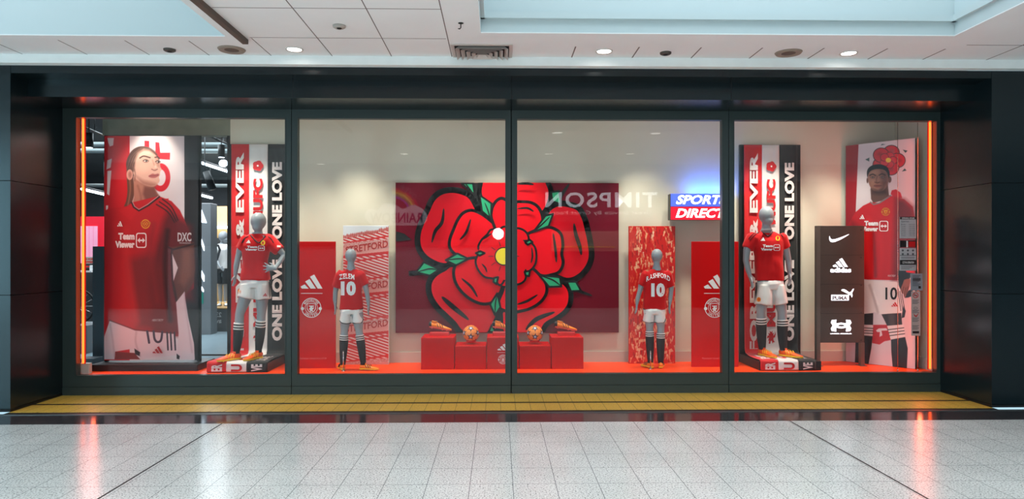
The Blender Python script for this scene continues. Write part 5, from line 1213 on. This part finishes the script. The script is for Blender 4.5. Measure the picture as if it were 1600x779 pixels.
# ------------------------------------------------------------------ store interior seen through the left bay
M_PILL = mat('blue_grey_panel', (74, 92, 100), .45); M_LED = mat('white_led', (255, 255, 255), .4, emit=(225, 240, 255), es=6)
M_WOOD = mat('light_wood', (196, 156, 98), .5, var=.12, vscale=5); M_DGREY = mat('charcoal_panel', (58, 60, 62), .5); M_GREYP = mat('grey_panel', (126, 130, 134), .5)
M_PIPE = mat('pipe_grey', (120, 132, 134), .4, metal=.5); M_TEAL = mat('teal_print', (40, 150, 130), .5)
x0, x1 = PX(304.5, 11.2), PX(360.5, 11.2)
t = thing('glazed_partition', ((x0+x1)/2, 1.2, 0), 'black framed partition between fabric poster and scarf banner', 'partition')
for pa, pb in ((304.5, 311), (356.5, 360.5)):
    mb = MB(); mb.box((PX(pa, 11.2), 1.16, 0), (PX(pb, 11.2), 1.2, 3.95)); mb.build('post', M_BLACK, t)
for py in (552.5, 575): mb = MB(); z = PZ(py, 11.2); mb.box((PX(311, 11.2), 1.165, z-.012), (PX(356.5, 11.2), 1.195, z+.012)); mb.build('rail', M_BLACK, t)
mb = MB(); mb.box((PX(150, 12.2), 2.1, 0), (PX(166, 12.2), 2.4, PZ(385, 12.2))); tag(mb.build('display_pillar', M_PILL), 'blue grey square pillar standing in the store at the left edge of the fabric poster', 'pillar')
mb = MB(); mb.bbox((PX(120, 12), 1.6, 0), (PX(166, 12), 1.9, PZ(553, 12)), .005); tag(mb.build('low_plinth', M_PILL), 'low blue grey plinth on the store floor at the foot of the pillar', 'plinth')
# plinth with mirrored lettering
yr = 18.3; zt_ = PZ(480, yr, 330); fn = pxfn(yr-.004); x0, x1 = PX(225, yr), PX(420, yr)
t = thing('store_plinth', ((x0+x1)/2, 9, 0), 'dark store plinth with wooden top and pale reversed lettering, under the backpack mannequin', 'plinth')
mb = MB(); mb.box((x0, yr-10, 0), (x1, yr-7.6, zt_-.04)); mb.build('body', M_DGREY, t)
mb = MB(); mb.bbox((x0-.02, yr-10.02, zt_-.04), (x1+.02, yr-7.6, zt_), .01); mb.build('top', M_WOOD, t)
pl = mat('pale_lettering', (190, 190, 188), .5)
mb = MB(); text(mb, '23/24 home kit', fn, 290, 495, 346, 487.5, 0, 0, .02, mirror=True); mb.build('upper_lettering', pl, t)
mb = MB(); text(mb, 'available online', fn, 286, 504.5, 346, 497, 0, 0, .02, mirror=True); mb.build('lower_lettering', pl, t)
# light column with bars
yr = 17.6; x0, x1 = PX(303, yr), PX(329.5, yr); fn = pxfn(yr-.004)
t = thing('light_column', ((x0+x1)/2, 7.8, 0), 'grey column with lit white triangle and slanted white bars, right of the fabric poster', 'column')
mb = MB(); mb.bbox((x0, yr-10, 0), (x1, yr-9.6, PZ(317, yr, 316)), .01); mb.build('body', M_GREYP, t)
for nm, q, m_ in (('lit_triangle', [(310.5, 347), (314.5, 326), (323, 348)], M_LED), ('lit_bar', [(303.5, 392), (303.5, 363), (307, 363), (307, 400)], M_LED), ('lit_bar', [(311, 362), (319, 384), (319, 392), (311, 372)], M_LED), ('lit_bar', [(303.5, 400), (319, 430), (319, 440), (303.5, 412)], M_LED), ('lit_bar', [(303.5, 428), (318, 452), (318, 456), (303.5, 440)], M_LED), ('teal_bar', [(303.5, 448), (318, 458), (318, 474), (303.5, 474)], M_TEAL)):
    mb = MB(); mb.prism(q, fn, -.001, .006); mb.build(nm, m_, t)
# wooden shelving wall
yr = 21.5; x0, x1 = PX(326, yr), PX(380, yr)
t = thing('wood_shelf_wall', ((x0+x1)/2, yr-10, 0), 'honey wood wall panel with a white shelf, behind the backpack mannequin', 'shelving')
mb = MB(); mb.box((x0, yr-10, 0), (x1, yr-9.8, PZ(322, yr, 340))); mb.build('panel', M_WOOD, t)
mb = MB(); mb.box((x0, yr-10.5, PZ(357, yr, 340)), (x1-.25, yr-10, PZ(354, yr, 340))); mb.build('shelf', M_LED, t)
mb = MB(); mb.box((x0, yr-10.45, PZ(388, yr, 340)), (x1, yr-10, PZ(372, yr, 340))); mb.build('counter', M_DGREY, t)
area('shelf_light', ((x0+x1)/2, yr-10.6, 3.9), (20, 0, 0), 1.2, .3, 45, (1, .92, .8))
area('plinth_fill', (PX(345, 18.3), 7.9, 4.7), (10, 0, 0), 1.6, 1.2, 110, (.95, .97, 1))  # added fill that lifts the backpack mannequin and wood wall, not a fitting
# backpack mannequin
yr = 18.95
M_COLD = mat('mannequin_pale_blue', (176, 196, 206), .4); M_BSHORT = mat('shorts_black', (24, 26, 30), .7)
T5 = kit_mannequin(dict(yr=yr, k=.84, floor=zt_, label='pale mannequin in white tee with a black backpack, deep in the store', head=(349, 370), hr=.125, neck=(347.5, 380), face=0, turn=1.4, seed=6, shirt_mat=M_TEE, shorts_mat=M_BSHORT, nosock=1,
    rows=[(419, 336, 359, .16), (410, 336.5, 359, .15), (398, 335.5, 359, .16), (390, 335, 359.5, .17), (385, 336, 359, .14), (381, 341, 355, .10)],
    arms=[[(337.5, 384.5), (337, 393, yr-.1), (338, 402, yr-.15), (341, 411, yr-.25), (344.5, 418, yr-.35)], [(357.5, 385), (359, 394), (359.5, 403), (358.5, 411), (358, 418)]], arm_side=(0, 1),
    hands=[((351, 422, yr-.4), (0, 0, 1), .3), ((357.5, 428), (0, -1, 0), .3)], sleeves=[([(339, 385), (337, 393)], (.11, .10)), ([(356.5, 385), (358.5, 393)], (.11, .10))],
    legs=[[(343.5, 424), (344, 449), (344.5, 470)], [(352.5, 424), (352.5, 449), (352, 470)]], waist=(418, 337.5, 358, .14), hems=[(443, 337.5, 347.8, yr), (443, 348.2, 358, yr)],
    socks=[((460, .5), False), ((460, .5), False)], bandh=.05, boots=[(R_(-80), M_TEE), (R_(-60), M_TEE)], bootk=1.1))
q = P(333, 399, yr-.12); mb = MB()
rings = []
for i in range(9):
    f = i/8; z = -.28 + .56*f; s_ = (1 - abs(2*f-1)**3*.45)
    rings.append([q + Vector((.13*s_*math.copysign(abs(math.cos(a_))**.7, math.cos(a_)), .17*s_*math.copysign(abs(math.sin(a_))**.7, math.sin(a_)), z)) for a_ in [2*math.pi*j/20 for j in range(20)]])
mb.loft(rings); bo = MB()
t = thing('backpack', (q.x, q.y, q.z-.28), 'black backpack worn by the mannequin in the white tee', 'backpack'); mb.build('bag', M_BSHORT, t)
mb = MB(); mb.limb([q + Vector((.08, -.12, .25)), P(341, 383, yr-.24), P(343.5, 390, yr-.26), P(340, 402, yr-.24), q + Vector((.10, -.12, -.2))], [(.012, .035)]*5, 8); mb.build('strap', M_BSHORT, t)
mb = MB(); mb.bbox(q + Vector((-.11, -.2, -.22)), q + Vector((.07, -.14, .02)), .02); mb.build('pocket', M_DGREY, t)
# linear lamps
for i, (a_, b_, z, lab) in enumerate((((296, 248), (360, 269), 4.6, 'long white ceiling light tube in the store right of the fabric poster'), ((302, 301.5), (331, 309), 3.9, 'shorter white light tube above the lit triangle'), ((128, 295), (166, 304), 3.9, 'white light tube in the store beside the left orange strip'))):
    q0, q1 = PF(*a_, z), PF(*b_, z); t = thing('tube_light', ((q0.x+q1.x)/2, (q0.y+q1.y)/2, z), lab, 'ceiling light')
    mb = MB(); mb.limb([q0, q1], .04, 10); mb.build('tube', M_LED, t); d = (q1-q0).normalized(); mb = MB(); mb.limb([q0 + Vector((0, 0, .06)), q1 + Vector((0, 0, .06))], .035, 8)
    for k_ in (.1, .9): c = q0*(1-k_) + q1*k_; mb.limb([c + Vector((0, 0, .05)), Vector((c.x, c.y, 5.03))], .008, 6)
    mb.build('housing', M_DKMETAL, t)
# tracks with spot lamps
def track(a_, b_, z, lab):
    q0, q1 = PF(*a_, z), PF(*b_, z); mb = MB(); d = (q1-q0).normalized()
    mb.limb([q0, q1], .022, 4)
    for k_ in (.1, .5, .9): c = q0*(1-k_) + q1*k_; mb.limb([c, Vector((c.x, c.y, 5.05))], .008, 6)
    tag(mb.build('light_track', M_DKMETAL), lab, 'lighting track')
track((319, 209), (358, 226), 4.45, 'black lighting track above the scarf banner side of the partition'); track((128, 197), (166, 213), 4.45, 'black lighting track at the top left of the left bay')
def spot_lamp(px, py, yr, lab, lit=True):
    q = P(px, py, yr); t = thing('spot_lamp', tuple(q), lab, 'spot light')
    mb = MB(); mb.limb([q + Vector((0, 0, .14)), q + Vector((0, 0, .13)), q + Vector((0, 0, -.13))], [.02, .068, .072], 16); mb.build('barrel', M_DKMETAL, t)
    mb = MB(); mb.lathe(q, [(.001, -.136), (.058, -.136), (.058, -.129), (.001, -.129)], n=16); mb.build('lens', M_LED if lit else M_DKMETAL, t)
    mb = MB(); mb.limb([q + Vector((0, 0, .13)), Vector((q.x, q.y, 5.05))], .01, 6); mb.build('stem', M_DKMETAL, t)
spot_lamp(346, 236, 14.6, 'black spot lamp hanging near the right track in the store'); spot_lamp(139, 219, 12.4, 'black spot lamp at the top left, behind the orange strip')
q = P(349, 255, 17); t = thing('disc_lamp', tuple(q), 'round white glowing lamp below the hanging spot lamp', 'ceiling light')
mb = MB(); mb.sphere(q, (.11, .04, .09), n=20, k=10); mb.build('glow_disc', M_LED, t); mb = MB(); mb.limb([q + Vector((0, 0, .08)), Vector((q.x, q.y, 5.05))], .01, 6); mb.build('stem', M_DKMETAL, t)
for i, (py, z, lab) in enumerate(((226, 4.75, 'upper grey pipe crossing the store ceiling'), (236, 4.7, 'lower grey pipe crossing the store ceiling'), (290, 4.3, 'farthest grey pipe crossing the store ceiling'))):
    q = PF(300, py, z); mb = MB(); mb.limb([(-15.8, q.y, z), (-3.6, q.y, z)], .06, 12); tag(mb.build('ceiling_pipe', M_PIPE), lab, 'pipe', 'ceiling pipes in the store')
mb = MB(); a_, b_ = P(333, 300, 15), P(328, 282, 15); mb.limb([P(322, 268, 15), P(332, 296, 15)], [.07, .09], 12); mb.limb([P(322, 268, 15), P(320, 262, 15), Vector((P(320, 262, 15).x, P(320, 262, 15).y, 5.05))], .012, 6); tag(mb.build('tilted_projector_lamp', M_DKMETAL), 'tilted black cylinder lamp hanging below the long light tube', 'spot light')
# left slice: pink peg board, sign, bicycle
yr = 16.5; fn = pxfn(yr-.02)
x0, x1 = PX(118, yr), PX(162, yr)
t = thing('peg_board_wall', ((x0+x1)/2, yr-10, 0), 'red framed pink peg board wall seen at the left edge of the window', 'display wall')
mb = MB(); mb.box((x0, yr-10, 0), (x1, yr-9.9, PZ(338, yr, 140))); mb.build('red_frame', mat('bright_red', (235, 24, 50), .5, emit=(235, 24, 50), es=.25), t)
mb = MB(); mb.box((x0, yr-10.02, 0), (x1, yr-9.9, PZ(411, yr, 140))); mb.build('lower_panel', M_DGREY, t)
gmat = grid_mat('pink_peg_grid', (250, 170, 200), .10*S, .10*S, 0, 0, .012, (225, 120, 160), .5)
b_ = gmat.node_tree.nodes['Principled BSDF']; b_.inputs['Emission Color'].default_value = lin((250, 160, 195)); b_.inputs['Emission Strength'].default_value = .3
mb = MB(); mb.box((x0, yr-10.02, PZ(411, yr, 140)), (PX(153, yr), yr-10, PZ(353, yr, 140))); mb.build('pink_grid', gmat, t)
yr = 16.2; fn = pxfn(yr-.003); a_, b_ = P(128, 401, yr), P(151, 411.5, yr); t = thing('price_sign', ((a_.x+b_.x)/2, yr-10, b_.z), 'small cream price sign with red lettering on the peg board', 'sign')
mb = MB(); mb.box((a_.x, yr-10, b_.z), (b_.x, yr-9.98, a_.z)); mb.build('card', M_SKIRT, t); mb = MB(); text(mb, '2 FOR', fn, 134, 406, 146, 403, 0, 0, .04); mb.build('upper_lettering', M_RED, t); mb = MB(); text(mb, 'OFFERS', fn, 131, 410.5, 149, 407.5, 0, 0, .04); mb.build('lower_lettering', M_RED, t)
mb = MB(); mb.box((PX(120, 16.2), 5.9, PZ(425, 16, 140)), (PX(155, 16.2), 6.35, PZ(422.5, 16, 140))); s0 = thing('store_shelf', (PX(140, 16.2), 6.1, PZ(425, 16, 140)), 'white store shelf with stacked goods under the price sign', 'shelf'); mb.build('board', M_WHITE, s0)
for i, (px, w_, h_, m_) in enumerate(((134, 5, 7, M_RED), (140, 5, 5, M_BLK), (146, 5, 8, M_WHITE))):
    a_, b_ = P(px-w_/2, 422.4-h_, 16.1), P(px+w_/2, 422.4, 16.1); mb = MB(); mb.bbox((a_.x, 6.0, b_.z), (b_.x, 6.3, a_.z), .01); tag(mb.build('goods_box', m_), ('red box on the store shelf, left of the black one', 'black box in the middle of the store shelf', 'white box at the right end of the store shelf')[i], 'box')
yr = 14.6; c = P(122, 478, yr); r = 25.5/1067*yr; zc = r + .02; c.z = max(c.z, zc)
t = thing('bicycle', (c.x, yr-10, c.z-r-.02), 'dark bicycle with a red tube, partly seen behind the left light strip', 'bicycle')
def wheel(cx):
    mb = MB(); ring = [Vector((cx + r*math.cos(a_), c.y, c.z + r*math.sin(a_))) for a_ in [2*math.pi*i/40 for i in range(41)]]; mb.limb(ring, .022, 8, up=(0, 1, 0)); wo = mb.build('wheel', M_BLACK, t)
    mb = MB()
    for i in range(14): a_ = 2*math.pi*i/14; mb.limb([(cx, c.y, c.z), (cx + r*math.cos(a_), c.y, c.z + r*math.sin(a_))], .003, 4)
    mb.sphere((cx, c.y, c.z), .03, n=10, k=6); mb.build('spokes', M_CHROME, wo)
wheel(c.x); wheel(c.x - 1.22)
F = lambda dx, dz: Vector((c.x+dx, c.y, c.z+dz))
mb = MB(); mb.limb([F(-.28, .62), F(-.75, -.05)], .02, 8); mb.limb([F(-.85, .55), F(-.72, -.05)], .018, 8); mb.limb([F(-.3, .55), F(-.84, .50)], .018, 8); mb.limb([F(-1.22, 0), F(-.72, -.05)], .012, 8); mb.limb([F(-1.22, 0), F(-.84, .50)], .012, 8); mb.build('frame', mat('bike_red', (190, 30, 60), .3), t)
mb = MB(); mb.limb([F(0, 0), F(-.20, .45), F(-.28, .70)], .018, 8); mb.limb([F(-.30, .70), F(-.1, .74), F(.06, .66), F(.05, .58)], .014, 8); mb.build('fork_and_handlebar', M_BLACK, t)
mb = MB(); mb.sphere(F(-.88, .60), (.14, .06, .03), n=14, k=8); mb.build('saddle', M_BLACK, t)
mb = MB(); x0 = PX(112, 14.6); mb.box((x0-2.2, 4.2, 0), (PX(150, 14.6)+.05, 5.1, max(.02, c.z-r-.022))); tag(mb.build('bike_platform', M_GREYP), 'low grey platform carrying the bicycle', 'platform')
area('bike_area_light', (-12.5, 4.6, 4.6), (0, 0, 0), 2.5, 2, 60, (.85, .93, 1))

# ------------------------------------------------------------------ the far side of the mall, behind the camera (seen only as reflections)
def Q(x, y, z=0, yr=26): v = P(x, y, yr - z); return Vector((v.x, -v.y, v.z))
def qf(yr=26): return lambda x, y, z: Q(x, y, z, yr)
mb = MB(); mb.box((-16.3, -17, 0), (18, -16.3, 3.3)); mb.box((-16.3, -17, 3.3), (18, -16.3, 4.9)); struct('wall_opposite', mb, mat('opposite_wall', (44, 44, 48), .5))
mb = MB(); mb.box((-16.3, -17, 4.9), (18, -16.1, 6.2)); struct('wall_opposite_upper', mb, mat('opposite_upper_wall', (170, 172, 172), .8))
mb = MB(); mb.box((17.4, -17, 0), (17.6, -9, 6.2)); struct('wall_opposite_return', mb, mat('opposite_return', (90, 92, 94), .8))
x0, x1 = Q(835, 0).x, Q(1050, 0).x
t = thing('shop_fascia_sign', ((x0+x1)/2, -16.1, 3.4), 'dark fascia across the mall with glowing white TIMPSON lettering', 'sign')
mb = MB(); mb.box((x0, -16.2, Q(0, 345).z), (x1, -16.02, Q(0, 290).z)); mb.build('panel', mat('fascia_dark', (28, 30, 34), .5), t)
ls = mat('lit_fascia_letters', (255, 255, 255), .5, emit=(235, 245, 255), es=3.4)
mb = MB(); text(mb, 'TIMPSON', qf(25.98), 1027, 324, 852, 300, 0, 0, .02, spacing=1.15); mb.build('main_lettering', ls, t)
mb = MB(); text(mb, 'Great Service By Great People', qf(25.98), 1018, 336.5, 852, 329, 0, 0, .0); mb.build('small_lettering', mat('lit_small_letters', (255, 255, 255), .5, emit=(200, 200, 215), es=1.3), t)
mb = MB(); mb.box((Q(862, 0).x, -16.2, Q(0, 392).z), (Q(1000, 0).x, -16.05, Q(0, 360).z), 0); mb.box((Q(870, 0).x, -16.05, Q(0, 386).z), (Q(960, 0).x, -15.9, Q(0, 384.5).z), 1)
tag(mb.build('lit_shop_shelf', [mat('shop_cream', (150, 130, 110), .6, emit=(190, 165, 140), es=.5), mat('yellow_edge', (230, 190, 60), .5, emit=(240, 190, 60), es=.8)]), 'cream lit shoe shelf under the fascia sign across the mall', 'shelf')
# roller shutter
x0, x1 = Q(260, 0).x, Q(800, 0).x; zt_, zb_ = Q(0, 384).z, .0
t = thing('roller_shutter', ((x0+x1)/2, -16, 0), 'closed pale roller shutter across the mall', 'shutter'); mb = MB(); n = 36
for i in range(n):
    za, zc_ = zb_ + (zt_-zb_)*i/n, zb_ + (zt_-zb_)*(i+1)/n; mb.add([(x0, -16.16, za), (x1, -16.16, za), (x1, -16.08, (za+zc_)/2), (x0, -16.08, (za+zc_)/2), (x1, -16.16, zc_), (x0, -16.16, zc_)], [(0,1,2,3), (3,2,4,5)])
mb.build('slats', mat('shutter_metal', (200, 204, 208), .4, metal=.2), t)
mb = MB(); mb.box((x0, -16.2, zt_), (x1, -15.98, zt_+.25)); mb.build('shutter_box', M_DGREY, t)
# rainbow shop sign
t = thing('rainbow_sign', (Q(630, 0).x, -16.1, 3.4), 'cloud shaped shop sign with a rainbow, across the mall', 'sign')
mb = MB(); cl = catmull([(574, 345), (570, 335), (578, 326), (590, 328), (600, 318), (618, 320), (630, 326), (645, 320), (660, 326), (668, 338), (662, 350), (640, 352), (610, 352), (585, 352)], 4); mb.prism(cl, qf(25.9), 0, .08); mb.build('cloud', mat('cloud_white', (210, 200, 206), .6, emit=(210, 190, 200), es=.5), t)
for i, c_ in enumerate(((225, 50, 50), (240, 140, 40), (240, 220, 60), (70, 160, 90), (90, 80, 190))):
    r = 42 - i*3.4; mb = MB(); mb.stroke([(612 + r*math.cos(a_), 334 - r*.95*math.sin(a_)) for a_ in [math.radians(5 + 8.5*j) for j in range(11)]], 3.2, qf(25.92)); mb.build('rainbow_band', mat('rainbow_%d' % i, c_, .5, emit=c_, es=.5), t)
mb = MB(); text(mb, 'RAINBOW', qf(25.8), 660, 348, 578, 332, .01, 0, .02); mb.build('lettering', mat('sign_grape', (96, 40, 90), .5), t)
mb = MB(); arc_text(mb, 'OVER THE', qf(25.85), 612, 336, 46, 9, 35, 115, 0, 0, .02, inside=True, flip=-1); mb.build('arched_lettering', mat('soft_sign_letters', (120, 112, 116), .5), t)
q = Q(778.5, 365, 0, 25.4); mb = MB(); mb.sphere(q, .215, n=24, k=14); t = thing('globe_lamp', (q.x, q.y, q.z), 'bright round globe lamp on the shopfront across the mall', 'lamp'); mb.build('globe', mat('globe_white', (255, 255, 255), .5, emit=(255, 250, 250), es=28), t)
mb = MB(); mb.limb([q, q + Vector((0, -.7, .0))], .02, 8); mb.build('arm', M_DKMETAL, t)
